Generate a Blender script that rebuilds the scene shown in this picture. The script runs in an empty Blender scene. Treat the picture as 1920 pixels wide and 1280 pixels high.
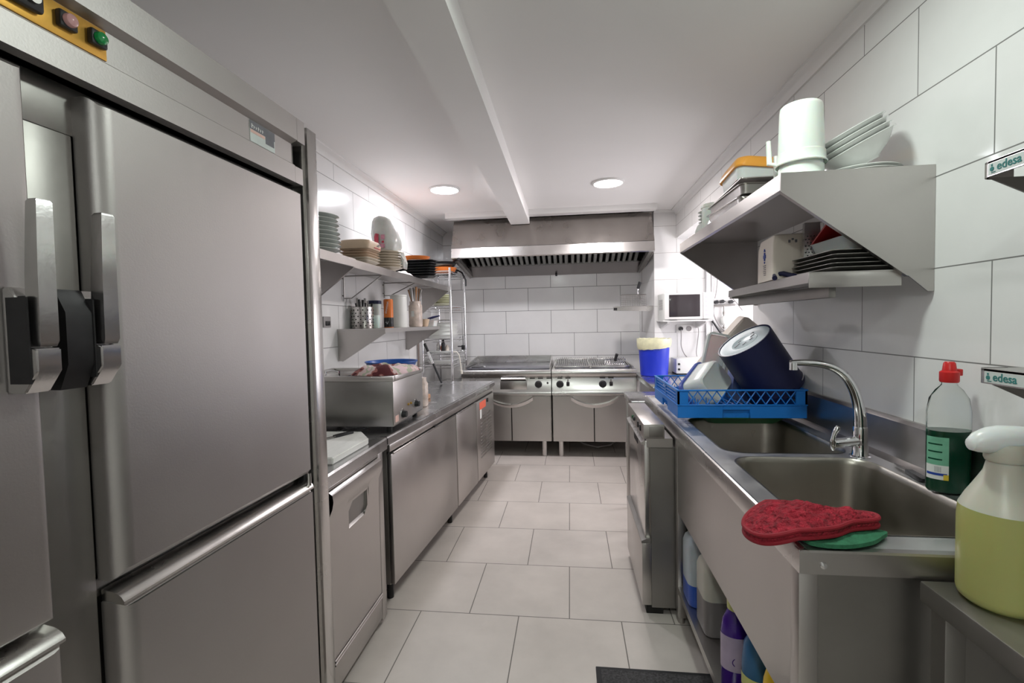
import bpy, bmesh, math, random
from math import sin, cos, pi, radians
from mathutils import Vector, Matrix, noise

S = bpy.context.scene
COL = S.collection
random.seed(7)

# ---------------------------------------------------------------- camera
cam_d = bpy.data.cameras.new('camera')
cam_d.sensor_width = 36.0
cam_d.lens = 891.57 / 1920 * 36
cam_d.clip_start = 0.02
cam = bpy.data.objects.new('camera', cam_d)
COL.objects.link(cam)
_R = Vector((0.99249916, 0.12047534, -0.02076337))
_U = Vector((0.0157805, 0.04216778, 0.99898591))
_D = Vector((-0.12122871, 0.99182033, -0.03995033))
cam.matrix_world = Matrix(((_R.x, _U.x, -_D.x, 0), (_R.y, _U.y, -_D.y, 0), (_R.z, _U.z, -_D.z, 1.5), (0, 0, 0, 1)))
S.camera = cam

# ---------------------------------------------------------------- world, exposure
S.view_settings.view_transform = 'Standard'
S.view_settings.look = 'None'
S.view_settings.exposure = 0.06
S.view_settings.gamma = 1.0
S.view_settings.use_curve_mapping = False
W = bpy.data.worlds.new('world')
S.world = W
W.use_nodes = True
W.node_tree.nodes['Background'].inputs[0].default_value = (0.75, 0.85, 1.0, 1)
W.node_tree.nodes['Background'].inputs[1].default_value = 1.0

def area_light(name, loc, rot, size, power, color, shape='DISK', size_y=None, parent=None, spread=None):
    l = bpy.data.lights.new(name, 'AREA')
    l.shape = shape
    l.size = size
    if size_y: l.size_y = size_y
    l.energy = power
    l.color = color
    if spread: l.spread = spread
    o = bpy.data.objects.new(name, l)
    o.location = loc
    o.rotation_euler = rot
    COL.objects.link(o)
    if parent: o.parent = parent
    return o

# daylight coming in through the window of the side recess (outside the pane, pointing in)
DAY = area_light('daylight', (2.42, 4.45, 1.65), (0, radians(90), 0), 1.5, 42, (1.0, 0.94, 0.96), 'RECTANGLE', 1.3)

# ---------------------------------------------------------------- materials
MATS = {}
def mat(name, col, rough=0.5, metal=0.0, nscale=0, nvar=0.0, bump=0.0, bscale=None, trans=0.0, ior=1.45,
        stretch=None, rvar=0.0, coat=0.0, sss=0.0, alpha=1.0, emit=None, estr=0.0, spec=None, aniso=0.0):
    m = bpy.data.materials.new(name)
    m.use_nodes = True
    nt = m.node_tree
    b = nt.nodes['Principled BSDF']
    b.inputs['Base Color'].default_value = (*col, 1)
    b.inputs['Roughness'].default_value = rough
    b.inputs['Metallic'].default_value = metal
    b.inputs['Transmission Weight'].default_value = trans
    b.inputs['IOR'].default_value = ior
    b.inputs['Coat Weight'].default_value = coat
    if spec is not None: b.inputs['Specular IOR Level'].default_value = spec
    if sss:
        b.inputs['Subsurface Weight'].default_value = sss
        b.inputs['Subsurface Scale'].default_value = 0.02
    b.inputs['Alpha'].default_value = alpha
    if emit:
        b.inputs['Emission Color'].default_value = (*emit, 1)
        b.inputs['Emission Strength'].default_value = estr
    ns = nscale or 6
    tc = nt.nodes.new('ShaderNodeTexCoord')
    mp = nt.nodes.new('ShaderNodeMapping')
    if stretch: mp.inputs['Scale'].default_value = stretch
    nt.links.new(tc.outputs['Object'], mp.inputs['Vector'])
    n = nt.nodes.new('ShaderNodeTexNoise')
    n.inputs['Scale'].default_value = ns
    n.inputs['Detail'].default_value = 5
    nt.links.new(mp.outputs['Vector'], n.inputs['Vector'])
    if nvar > 0:
        r = nt.nodes.new('ShaderNodeMapRange')
        r.inputs[1].default_value = 0.3
        r.inputs[2].default_value = 0.7
        r.inputs[3].default_value = 1 - nvar
        r.inputs[4].default_value = 1 + nvar
        nt.links.new(n.outputs['Fac'], r.inputs[0])
        mx = nt.nodes.new('ShaderNodeVectorMath')
        mx.operation = 'SCALE'
        mx.inputs[0].default_value = col
        nt.links.new(r.outputs[0], mx.inputs['Scale'])
        nt.links.new(mx.outputs[0], b.inputs['Base Color'])
    if rvar > 0:
        r2 = nt.nodes.new('ShaderNodeMapRange')
        r2.inputs[1].default_value = 0.3
        r2.inputs[2].default_value = 0.7
        r2.inputs[3].default_value = rough - rvar
        r2.inputs[4].default_value = rough + rvar
        nt.links.new(n.outputs['Fac'], r2.inputs[0])
        nt.links.new(r2.outputs[0], b.inputs['Roughness'])
    if bump > 0:
        n2 = nt.nodes.new('ShaderNodeTexNoise')
        n2.inputs['Scale'].default_value = bscale or 60
        n2.inputs['Detail'].default_value = 3
        nt.links.new(mp.outputs['Vector'], n2.inputs['Vector'])
        bp = nt.nodes.new('ShaderNodeBump')
        bp.inputs['Strength'].default_value = bump
        bp.inputs['Distance'].default_value = 0.002 if name not in ('red_terry',) else 0.02
        nt.links.new(n2.outputs['Fac'], bp.inputs['Height'])
        nt.links.new(bp.outputs[0], b.inputs['Normal'])
    MATS[name] = m
    return m

def print_mat():
    m = mat('printed_towel', (0.62, 0.44, 0.44), 0.9, 0, 30, 0.0, 0.8, 90)
    nt = m.node_tree
    b = nt.nodes['Principled BSDF']
    g = nt.nodes.new('ShaderNodeNewGeometry')
    n = nt.nodes.new('ShaderNodeTexNoise')
    n.inputs['Scale'].default_value = 11
    n.inputs['Detail'].default_value = 2
    nt.links.new(g.outputs['Position'], n.inputs['Vector'])
    r = nt.nodes.new('ShaderNodeValToRGB')
    r.color_ramp.interpolation = 'CONSTANT'
    r.color_ramp.elements[0].color = (0.10, 0.02, 0.025, 1)
    r.color_ramp.elements[1].position = 0.42
    r.color_ramp.elements[1].color = (0.36, 0.14, 0.13, 1)
    for p, c in ((0.48, (0.66, 0.50, 0.50, 1)), (0.58, (0.42, 0.44, 0.33, 1)), (0.64, (0.70, 0.52, 0.54, 1))):
        e = r.color_ramp.elements.new(p)
        e.color = c
    nt.links.new(n.outputs['Fac'], r.inputs[0])
    nt.links.new(r.outputs[0], b.inputs['Base Color'])
    return m

STEEL = mat('brushed_steel', (0.50, 0.475, 0.46), 0.34, 1.0, 3, 0.05, 0.15, 25, rvar=0.06)
STEEL_B = mat('bright_steel', (0.62, 0.60, 0.585), 0.25, 1.0, 4, 0.04, 0.08, 30, rvar=0.05)
STEEL_T = mat('worktop_steel', (0.58, 0.575, 0.58), 0.25, 1.0, 7, 0.05, 0.18, 18, rvar=0.06)
STEEL_F = mat('fridge_steel', (0.45, 0.425, 0.415), 0.46, 1.0, 2.2, 0.06, 0.10, 200, rvar=0.05)
HOODS = mat('hood_steel', (0.36, 0.335, 0.315), 0.30, 1.0, 5, 0.06, 0.1, 40, rvar=0.05)
STEEL_BM = mat('box_steel', (0.27, 0.262, 0.25), 0.34, 1.0, 5, 0.10, 0.1, 40, rvar=0.06)
STEEL_D = mat('dull_steel', (0.33, 0.315, 0.30), 0.42, 1.0, 5, 0.08, 0.1, 40, rvar=0.06)
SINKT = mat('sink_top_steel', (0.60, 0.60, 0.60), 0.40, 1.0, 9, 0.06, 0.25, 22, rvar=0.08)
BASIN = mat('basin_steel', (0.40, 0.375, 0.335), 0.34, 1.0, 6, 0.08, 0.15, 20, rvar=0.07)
CHROME = mat('chrome', (0.82, 0.82, 0.84), 0.07, 1.0, 8, 0.02)
CAST = mat('cast_metal', (0.62, 0.60, 0.60), 0.24, 1.0, 20, 0.06, 0.15, 70)
DARKM = mat('dark_handle_side', (0.035, 0.033, 0.035), 0.45, 0.6, 20, 0.15)
BLACK = mat('black_plastic', (0.018, 0.018, 0.02), 0.38, 0, 12, 0.15)
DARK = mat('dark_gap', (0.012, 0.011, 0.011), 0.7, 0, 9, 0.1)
RUBBER = mat('black_rubber', (0.02, 0.02, 0.02), 0.7, 0, 20, 0.1)
PLASTER = mat('white_ceiling_paint', (0.90, 0.885, 0.875), 0.8, 0, 2, 0.01)
WPAINT = mat('white_trim_paint', (0.80, 0.79, 0.78), 0.45, 0, 3, 0.01)
WPLAST = mat('white_plastic', (0.82, 0.83, 0.80), 0.35, 0, 8, 0.02)
MILKY = mat('milky_plastic', (0.80, 0.86, 0.80), 0.32, 0, 6, 0.02, sss=0.4)
TUBPL = mat('frosted_tub_plastic', (0.70, 0.72, 0.71), 0.3, 0, 9, 0.03, sss=0.3)
PORC = mat('white_porcelain', (0.83, 0.84, 0.82), 0.12, 0, 5, 0.01, coat=0.4)
PORCR = mat('grey_rimmed_porcelain', (0.62, 0.66, 0.62), 0.15, 0, 5, 0.03, coat=0.4)
BEIGEP = mat('beige_plate', (0.66, 0.50, 0.36), 0.4, 0, 9, 0.06)
BEIGE2 = mat('cream_plate', (0.78, 0.70, 0.58), 0.3, 0, 9, 0.04)
BLUE = mat('rack_blue', (0.012, 0.19, 0.64), 0.38, 0, 5, 0.05)
NAVY = mat('navy_plastic', (0.008, 0.010, 0.055), 0.42, 0, 5, 0.1)
DISC = mat('pale_blue_base', (0.50, 0.58, 0.62), 0.3, 0, 14, 0.06)
BINBLUE = mat('bin_blue', (0.014, 0.035, 0.50), 0.35, 0, 4, 0.06)
BAGY = mat('pale_yellow_bag', (0.70, 0.68, 0.46), 0.4, 0, 18, 0.15, 0.5, 35)
CREAM = mat('cream_plastic', (0.76, 0.68, 0.60), 0.45, 0, 5, 0.03)
RED = mat('red_cap', (0.62, 0.02, 0.02), 0.35, 0, 5, 0.05)
REDTERRY = mat('red_terry', (0.29, 0.012, 0.026), 0.9, 0, 60, 0.45, 1.0, 75)
REDTRIM = mat('red_binding', (0.26, 0.007, 0.018), 0.7, 0, 60, 0.1, 0.3, 200)
GREENC = mat('green_cloth', (0.03, 0.16, 0.08), 0.85, 0, 70, 0.2, 0.8, 180)
GREENP = mat('dark_green_plastic', (0.01, 0.09, 0.03), 0.5, 0, 10, 0.1)
ORANGE = mat('orange_enamel', (0.72, 0.19, 0.035), 0.3, 0, 5, 0.05)
ORANGEP = mat('orange_lid', (0.85, 0.38, 0.06), 0.35, 0, 6, 0.05, sss=0.2)
REDP = mat('red_lid', (0.35, 0.02, 0.02), 0.35, 0, 6, 0.06)
BOARD = mat('white_cutting_board', (0.83, 0.82, 0.79), 0.5, 0, 5, 0.04, 0.3, 12, stretch=(14, 1, 1))
GLASS = mat('clear_glass', (0.95, 0.97, 0.96), 0.04, 0, 4, 0.0, trans=1.0, ior=1.3)
PET = mat('clear_bottle_plastic', (0.93, 0.96, 0.94), 0.06, 0, 4, 0.0, trans=1.0, ior=1.12)
DKGLASS = mat('dark_oven_glass', (0.045, 0.038, 0.042), 0.12, 0, 4, 0.05)
SOAPG = mat('green_soap', (0.002, 0.055, 0.028), 0.15, 0, 4, 0.05)
LIQY = mat('yellow_liquid_plastic', (0.43, 0.43, 0.15), 0.3, 0, 6, 0.03, sss=0.3)
FROST = mat('frosted_spray_plastic', (0.54, 0.52, 0.44), 0.35, 0, 6, 0.04, sss=0.3)
WHITEN = mat('translucent_trigger', (0.74, 0.77, 0.76), 0.3, 0, 6, 0.03, sss=0.3)
AMBER = mat('amber_label', (0.36, 0.20, 0.02), 0.4, 0, 30, 0.2)
LBLG = mat('mint_label', (0.16, 0.42, 0.28), 0.45, 0, 30, 0.15)
LBLW = mat('white_label', (0.75, 0.76, 0.74), 0.45, 0, 20, 0.04)
LBLB = mat('blue_print', (0.02, 0.06, 0.35), 0.45, 0, 20, 0.1)
LBLY = mat('yellow_print', (0.75, 0.55, 0.05), 0.45, 0, 20, 0.1)
LBLP = mat('pink_print', (0.75, 0.50, 0.44), 0.45, 0, 30, 0.1)
GREYPRINT = mat('grey_print', (0.16, 0.16, 0.18), 0.5, 0, 30, 0.1)
STICK = mat('sticker_silver', (0.62, 0.66, 0.64), 0.35, 0, 20, 0.05)
TEAL = mat('teal_print', (0.03, 0.20, 0.19), 0.5, 0, 20, 0.1)
GOLD = mat('brass_plate', (0.80, 0.45, 0.09), 0.35, 0.75, 12, 0.08, 0.1, 40)
PINKB = mat('pale_pink_lens', (0.62, 0.34, 0.34), 0.2, 0, 12, 0.04, coat=0.5)
GREENB = mat('green_lens', (0.0, 0.26, 0.06), 0.2, 0, 12, 0.1, coat=0.5)
REDB = mat('dark_red_lens', (0.05, 0.01, 0.012), 0.25, 0, 12, 0.1)
JERRY = mat('jerrycan_plastic', (0.42, 0.46, 0.50), 0.4, 0, 5, 0.04, sss=0.2)
JERRY2 = mat('grey_jerrycan_plastic', (0.50, 0.48, 0.42), 0.4, 0, 5, 0.04, sss=0.2)
JBLUE = mat('blue_liquid', (0.02, 0.08, 0.42), 0.35, 0, 5, 0.06)
JGREY = mat('brown_grey_liquid', (0.20, 0.18, 0.18), 0.4, 0, 5, 0.06)
PURPLE = mat('purple_cleaner', (0.05, 0.012, 0.20), 0.18, 0, 9, 0.15)
PURL = mat('lilac_label', (0.42, 0.34, 0.46), 0.4, 0, 14, 0.1)
YGREEN = mat('yellow_green_cap', (0.62, 0.62, 0.22), 0.35, 0, 9, 0.06)
STEELBLUE = mat('steel_blue_bottle', (0.03, 0.12, 0.26), 0.35, 0, 9, 0.06)
YELLOW = mat('yellow_bottle', (0.85, 0.55, 0.01), 0.35, 0, 9, 0.05)
MAT_G = mat('grey_mat_pile', (0.055, 0.053, 0.055), 0.95, 0, 120, 0.5, 1.0, 150)
MAT_E = mat('mat_rubber_edge', (0.02, 0.02, 0.022), 0.7, 0, 40, 0.1)
BAGCL = mat('cloudy_bag_plastic', (0.66, 0.66, 0.63), 0.25, 0, 12, 0.08, 0.6, 30, sss=0.2)
REDPRINT = mat('red_bag_print', (0.60, 0.06, 0.10), 0.35, 0, 40, 0.2)
PINKPRINT = mat('pink_bag_print', (0.70, 0.32, 0.42), 0.35, 0, 40, 0.2)
TOWEL = print_mat()
GREASE = mat('griddle_plate', (0.28, 0.28, 0.32), 0.26, 1.0, 8, 0.1, 0.2, 30)
FILTER = mat('baffle_steel', (0.33, 0.33, 0.31), 0.4, 1.0, 12, 0.15)
LAMPW = {}
LEMON = mat('pale_yellow_plate', (0.80, 0.80, 0.60), 0.3, 0, 9, 0.03)
JARM = mat('utensil_jar', (0.62, 0.52, 0.46), 0.25, 0, 24, 0.25)
WOODU = mat('wooden_spoon', (0.38, 0.20, 0.10), 0.6, 0, 20, 0.2)
REDSTICK = mat('red_sticker', (0.75, 0.14, 0.08), 0.5, 0, 20, 0.06)
WASHB = mat('wash_basin', (0.02, 0.10, 0.38), 0.35, 0, 9, 0.05)
GREYCL = mat('grey_cloth', (0.10, 0.11, 0.12), 0.9, 0, 50, 0.35, 0.9, 90, stretch=(1, 6, 6))
TRIMG = mat('aluminium_trim', (0.55, 0.55, 0.56), 0.35, 0.9, 9, 0.03)
CABLEG = mat('grey_cable', (0.35, 0.33, 0.33), 0.5, 0, 9, 0.05)
CABLEW = mat('white_cable', (0.72, 0.68, 0.60), 0.5, 0, 9, 0.05)
BROWNP = mat('brown_pipe', (0.25, 0.20, 0.18), 0.5, 0, 9, 0.05)
PINKT = mat('yellow_sponge', (0.80, 0.55, 0.40), 0.8, 0, 30, 0.2)

def brick_mat(name, axes, off, bw, bh, mortar, c1, c2, cm, rough, noise_amt=0.03, nsc=3, bumpd=0.0008, speck=0.0, coat=0.0):
    m = bpy.data.materials.new(name)
    m.use_nodes = True
    nt = m.node_tree
    b = nt.nodes['Principled BSDF']
    g = nt.nodes.new('ShaderNodeNewGeometry')
    sp = nt.nodes.new('ShaderNodeSeparateXYZ')
    nt.links.new(g.outputs['Position'], sp.inputs[0])
    cb = nt.nodes.new('ShaderNodeCombineXYZ')
    for i in range(2):
        a = nt.nodes.new('ShaderNodeMath')
        a.operation = 'ADD'
        a.inputs[1].default_value = off[i]
        nt.links.new(sp.outputs[axes[i]], a.inputs[0])
        nt.links.new(a.outputs[0], cb.inputs[i])
    br = nt.nodes.new('ShaderNodeTexBrick')
    br.offset = 0.5
    br.offset_frequency = 2
    br.squash = 1.0
    br.inputs['Scale'].default_value = 1.0
    br.inputs['Brick Width'].default_value = bw
    br.inputs['Row Height'].default_value = bh
    br.inputs['Mortar Size'].default_value = mortar
    br.inputs['Mortar Smooth'].default_value = 0.1
    br.inputs['Bias'].default_value = 0
    br.inputs['Color1'].default_value = (*c1, 1)
    br.inputs['Color2'].default_value = (*c2, 1)
    br.inputs['Mortar'].default_value = (*cm, 1)
    nt.links.new(cb.outputs[0], br.inputs['Vector'])
    n = nt.nodes.new('ShaderNodeTexNoise')
    n.inputs['Scale'].default_value = nsc
    n.inputs['Detail'].default_value = 6
    n.inputs['Roughness'].default_value = 0.6
    nt.links.new(g.outputs['Position'], n.inputs['Vector'])
    r = nt.nodes.new('ShaderNodeMapRange')
    r.inputs[1].default_value = 0.3
    r.inputs[2].default_value = 0.7
    r.inputs[3].default_value = 1 - noise_amt
    r.inputs[4].default_value = 1 + noise_amt
    nt.links.new(n.outputs['Fac'], r.inputs[0])
    mx = nt.nodes.new('ShaderNodeVectorMath')
    mx.operation = 'SCALE'
    nt.links.new(br.outputs['Color'], mx.inputs[0])
    nt.links.new(r.outputs[0], mx.inputs['Scale'])
    nt.links.new(mx.outputs[0], b.inputs['Base Color'])
    rr = nt.nodes.new('ShaderNodeMapRange')
    rr.inputs[3].default_value = rough
    rr.inputs[4].default_value = 0.7
    nt.links.new(br.outputs['Fac'], rr.inputs[0])
    nt.links.new(rr.outputs[0], b.inputs['Roughness'])
    b.inputs['Coat Weight'].default_value = coat
    bp = nt.nodes.new('ShaderNodeBump')
    bp.invert = True
    bp.inputs['Strength'].default_value = 0.5
    bp.inputs['Distance'].default_value = bumpd
    nt.links.new(br.outputs['Fac'], bp.inputs['Height'])
    nt.links.new(bp.outputs[0], b.inputs['Normal'])
    return m

RH, RB = 0.293, 1.353 - 20 * 0.293
TW = (0.84, 0.83, 0.825)
TW2 = (0.83, 0.825, 0.82)
GR = (0.22, 0.215, 0.21)
TILE_R = brick_mat('white_tile_r', (1, 2), (-1.49 - 0.2975 + 20 * 0.595, -RB), 0.595, RH, 0.0021, TW, TW2, GR, 0.13)
TILE_L = brick_mat('white_tile_l', (1, 2), (-3.23 - 0.295 + 20 * 0.59, -RB), 0.59, RH, 0.0021, TW, TW2, GR, 0.13)
TILE_B = brick_mat('white_tile_b', (0, 2), (0.238 - 0.2925 + 20 * 0.585, -RB), 0.585, RH, 0.0030, TW, TW2, GR, 0.13)
TILE_P = brick_mat('white_tile_p', (0, 2), (20 * 0.59, -RB), 0.59, RH, 0.0022, TW, TW2, (0.45, 0.43, 0.42), 0.13)
TILE_F = brick_mat('grey_floor_tile', (0, 1), (0.025 - 0.257 + 20 * 0.5145, -2.357 + 20 * 0.514), 0.5145, 0.514, 0.0026,
                   (0.56, 0.505, 0.465), (0.545, 0.495, 0.46), (0.16, 0.145, 0.13), 0.42, 0.10, 2.6)

# ---------------------------------------------------------------- mesh helpers
class MB:
    def __init__(s):
        s.bm = bmesh.new()
        s.M = Matrix.Identity(4)
    def setm(s, M):
        s.M = M
        return s
    def v(s, p):
        return s.bm.verts.new(s.M @ Vector(p))
    def face(s, vs):
        try: return s.bm.faces.new(vs)
        except ValueError: return None
    def box(s, x0, y0, z0, x1, y1, z1, bev=0.0, seg=2, M=None):
        if x1 < x0: x0, x1 = x1, x0
        if y1 < y0: y0, y1 = y1, y0
        if z1 < z0: z0, z1 = z1, z0
        T = s.M @ M if M is not None else s.M
        vs = [s.bm.verts.new(T @ Vector(p)) for p in ((x0, y0, z0), (x1, y0, z0), (x1, y1, z0), (x0, y1, z0), (x0, y0, z1), (x1, y0, z1), (x1, y1, z1), (x0, y1, z1))]
        fs = [s.bm.faces.new([vs[i] for i in q]) for q in ((3, 2, 1, 0), (4, 5, 6, 7), (0, 1, 5, 4), (1, 2, 6, 5), (2, 3, 7, 6), (3, 0, 4, 7))]
        if bev > 0:
            es = list({e for f in fs for e in f.edges})
            bmesh.ops.bevel(s.bm, geom=es, offset=bev, segments=seg, profile=0.5, affect='EDGES')
        return s
    def rings(s, rings, closed=True, cap0=False, cap1=False):
        R = [[s.v(p) for p in r] for r in rings]
        n = len(R[0])
        for a, b in zip(R[:-1], R[1:]):
            for i in range(n if closed else n - 1):
                j = (i + 1) % n
                s.face([a[i], a[j], b[j], b[i]])
        if cap0: s.face(R[0][::-1])
        if cap1: s.face(R[-1])
        return s
    def cyl(s, p0, p1, r0, r1=None, seg=16, caps=True):
        r1 = r0 if r1 is None else r1
        p0, p1 = Vector(p0), Vector(p1)
        d = (p1 - p0).normalized()
        a = d.orthogonal().normalized()
        b = d.cross(a)
        rs = [[p + (a * cos(2 * pi * i / seg) + b * sin(2 * pi * i / seg)) * r for i in range(seg)] for p, r in ((p0, r0), (p1, r1))]
        return s.rings(rs, True, caps, caps)
    def lathe(s, prof, c=(0, 0, 0), ax=(0, 0, 1), seg=32, cap0=False, cap1=False, sx=1.0, up=None, sy=1.0):
        c, ax = Vector(c), Vector(ax).normalized()
        a = Vector(up).normalized() if up else (Vector((1, 0, 0)) if abs(ax.z) > 0.99 else ax.orthogonal().normalized())
        a = (a - ax * a.dot(ax)).normalized()
        b = ax.cross(a)
        rs = [[c + ax * z + (a * cos(2 * pi * i / seg) * sx + b * sin(2 * pi * i / seg) * sy) * max(r, 1e-5) for i in range(seg)] for r, z in prof]
        return s.rings(rs, True, cap0, cap1)
    def tube(s, pts, r, seg=10, caps=True):
        pts = [Vector(p) for p in pts]
        n = len(pts)
        rr = r if isinstance(r, (list, tuple)) else [r] * n
        t = (pts[1] - pts[0]).normalized()
        a = t.orthogonal().normalized()
        rs = []
        for i, p in enumerate(pts):
            t2 = (pts[min(i + 1, n - 1)] - pts[max(i - 1, 0)]).normalized()
            a = (a - t2 * a.dot(t2)).normalized()
            b = t2.cross(a)
            rs.append([p + (a * cos(2 * pi * k / seg) + b * sin(2 * pi * k / seg)) * rr[i] for k in range(seg)])
        return s.rings(rs, True, caps, caps)
    def prism(s, poly, axis, t0, t1):
        def P(u, w, t):
            return {'x': (t, u, w), 'y': (u, t, w), 'z': (u, w, t)}[axis]
        A = [s.v(P(u, w, t0)) for u, w in poly]
        B = [s.v(P(u, w, t1)) for u, w in poly]
        n = len(poly)
        for i in range(n):
            j = (i + 1) % n
            s.face([A[i], A[j], B[j], B[i]])
        s.face(A[::-1])
        s.face(B)
        return s
    def loft(s, levels, n=6, cap0=True, cap1=False, M=None):
        """levels: (z, hx, hy, r) rounded rectangles"""
        rs = []
        for z, hx, hy, r in levels:
            r = min(r, hx - 1e-4, hy - 1e-4)
            ring = []
            for cx, cy, a0 in ((hx - r, hy - r, 0), (-hx + r, hy - r, pi / 2), (-hx + r, -hy + r, pi), (hx - r, -hy + r, 1.5 * pi)):
                for k in range(n + 1):
                    a = a0 + pi / 2 * k / n
                    p = Vector((cx + r * cos(a), cy + r * sin(a), z))
                    ring.append(M @ p if M is not None else p)
            rs.append(ring)
        return s.rings(rs, True, cap0, cap1)

ROOT = {}
def finish(o, ang=38):
    me = o.data
    bm = bmesh.new()
    bm.from_mesh(me)
    bmesh.ops.recalc_face_normals(bm, faces=bm.faces)
    bm.to_mesh(me)
    bm.free()
    for p in me.polygons: p.use_smooth = True
    me.set_sharp_from_angle(angle=radians(ang))

def obj(name, mb, m, parent=None, world=True):
    me = bpy.data.meshes.new(name)
    mb.bm.to_mesh(me)
    mb.bm.free()
    o = bpy.data.objects.new(name, me)
    COL.objects.link(o)
    me.materials.append(m)
    if parent is not None:
        o.parent = parent
        MW = ROOT[parent.name_full]
        if world: me.transform(MW.inverted())
        ROOT[o.name_full] = MW
    else:
        ROOT[o.name_full] = Matrix.Identity(4)
    finish(o)
    return o

def thing(name, label, cat, loc=(0, 0, 0), rz=0.0, group=None):
    o = bpy.data.objects.new(name, None)
    COL.objects.link(o)
    o.location = loc
    o.rotation_euler = (0, 0, rz)
    o.empty_display_size = 0.05
    o['label'] = label
    o['category'] = cat
    if group: o['group'] = group
    ROOT[o.name_full] = Matrix.Translation(loc) @ Matrix.Rotation(rz, 4, 'Z')
    return o

def single(name, mb, m, label, cat, group=None, kind=None):
    o = obj(name, mb, m)
    # move the origin to the base centre
    xs = [v.co for v in o.data.vertices]
    c = Vector((sum(p.x for p in xs) / len(xs), sum(p.y for p in xs) / len(xs), min(p.z for p in xs)))
    o.data.transform(Matrix.Translation(-c))
    o.location = c
    ROOT[o.name_full] = Matrix.Translation(c)
    o['label'] = label
    o['category'] = cat
    if group: o['group'] = group
    if kind: o['kind'] = kind
    return o

def struct(name, mb, m, parent=None):
    o = obj(name, mb, m, parent)
    if parent is None: o['kind'] = 'structure'
    return o

def dup(root, loc, rz=None, label=None, group=None, scale=None):
    r = root.copy()
    COL.objects.link(r)
    r.location = loc
    if rz is not None: r.rotation_euler = (0, 0, rz)
    if scale is not None: r.scale = scale
    if label: r['label'] = label
    if group: r['group'] = group
    for ch in list(root.children):
        c = ch.copy()
        COL.objects.link(c)
        c.parent = r
        for gch in list(ch.children):
            d = gch.copy()
            COL.objects.link(d)
            d.parent = c
    return r

def text_mesh(name, body, size, M, m, parent, ext=0.0004, bold=0.0):
    cu = bpy.data.curves.new(name, 'FONT')
    cu.body = body
    cu.size = size
    cu.extrude = ext
    cu.offset = bold
    cu.resolution_u = 3
    t = bpy.data.objects.new(name + '_tmp', cu)
    COL.objects.link(t)
    dg = bpy.context.evaluated_depsgraph_get()
    me = bpy.data.meshes.new_from_object(t.evaluated_get(dg))
    bpy.data.objects.remove(t)
    me.transform(M)
    me.transform(ROOT[parent.name_full].inverted())
    me.name = name
    o = bpy.data.objects.new(name, me)
    COL.objects.link(o)
    me.materials.clear()
    me.materials.append(m)
    o.parent = parent
    ROOT[o.name_full] = ROOT[parent.name_full]
    return o

def basis(o, x, y):
    """matrix whose local x, y go along x, y and z along x cross y, at o"""
    x, y = Vector(x).normalized(), Vector(y).normalized()
    z = x.cross(y).normalized()
    y = z.cross(x)
    return Matrix(((x.x, y.x, z.x, o[0]), (x.y, y.y, z.y, o[1]), (x.z, y.z, z.z, o[2]), (0, 0, 0, 1)))

NTH = ['topmost', 'second from the top', 'third from the top', 'fourth from the top', 'fifth from the top', 'sixth from the top',
       'seventh from the top', 'eighth from the top', 'ninth from the top', 'tenth from the top']

# ================================================================ THE ROOM
XL, XR, YB, ZC = -1.64, 1.175, 6.15, 2.70
YN = -1.6          # wall behind the camera
struct('floor', MB().box(XL - 0.1, YN - 0.1, -0.1, 2.35, YB + 0.1, 0.0), TILE_F)
struct('ceiling', MB().box(XL - 0.1, YN - 0.1, ZC, 2.35, YB + 0.1, ZC + 0.1), PLASTER)
struct('wall_left', MB().box(XL - 0.1, YN - 0.1, 0, XL, YB + 0.1, ZC), TILE_L)
struct('wall_back', MB().box(XL, YB, 0, 0.90, YB + 0.1, ZC), TILE_B)
struct('wall_right', MB().box(XR, YN - 0.1, 0, XR + 0.12, 3.24, ZC), TILE_R)
struct('wall_lintel', MB().box(XR, 3.24, 2.385, XR + 0.12, 5.45, ZC), TILE_R)
struct('wall_pier', MB().prism([(0.937, 5.45), (2.35, 5.45), (2.35, 6.25), (0.86, 6.25), (0.872, 6.15)], 'z', 0, ZC), TILE_P)
struct('wall_recess', MB().box(1.297, 3.14, 0, 2.35, 3.24, 2.385), TILE_P)
struct('ceiling_recess', MB().box(1.295, 3.24, 2.385, 2.35, 5.45, 2.5), PLASTER)
struct('wall_near', MB().box(XL, YN - 0.1, 0, XR, YN, ZC), TILE_P)
# recess outer wall with a real window opening
mb = MB()
mb.box(2.25, 3.24, 0, 2.35, 5.45, 0.95).box(2.25, 3.24, 2.15, 2.35, 5.45, 2.385)
mb.box(2.25, 3.24, 0.95, 2.35, 3.75, 2.15).box(2.25, 5.15, 0.95, 2.35, 5.45, 2.15)
struct('wall_outer', mb, TILE_R)
win = thing('window_1', '', 'window', (2.30, 4.45, 0.95))
del win['label']; del win['category']; win['kind'] = 'structure'
mb = MB()
mb.box(2.27, 3.75, 0.95, 2.33, 3.80, 2.15).box(2.27, 5.10, 0.95, 2.33, 5.15, 2.15).box(2.27, 3.80, 0.95, 2.33, 5.10, 1.0).box(2.27, 3.80, 2.10, 2.33, 5.10, 2.15).box(2.28, 4.43, 1.0, 2.32, 4.47, 2.10)
obj('frame', mb, WPAINT, win)
# ceiling beam
struct('trim_beam', MB().prism([(-0.625, 5.24), (-0.42, 5.24), (-0.372, -1.6), (-0.575, -1.6)], 'z', 2.575, ZC), PLASTER)
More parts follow.
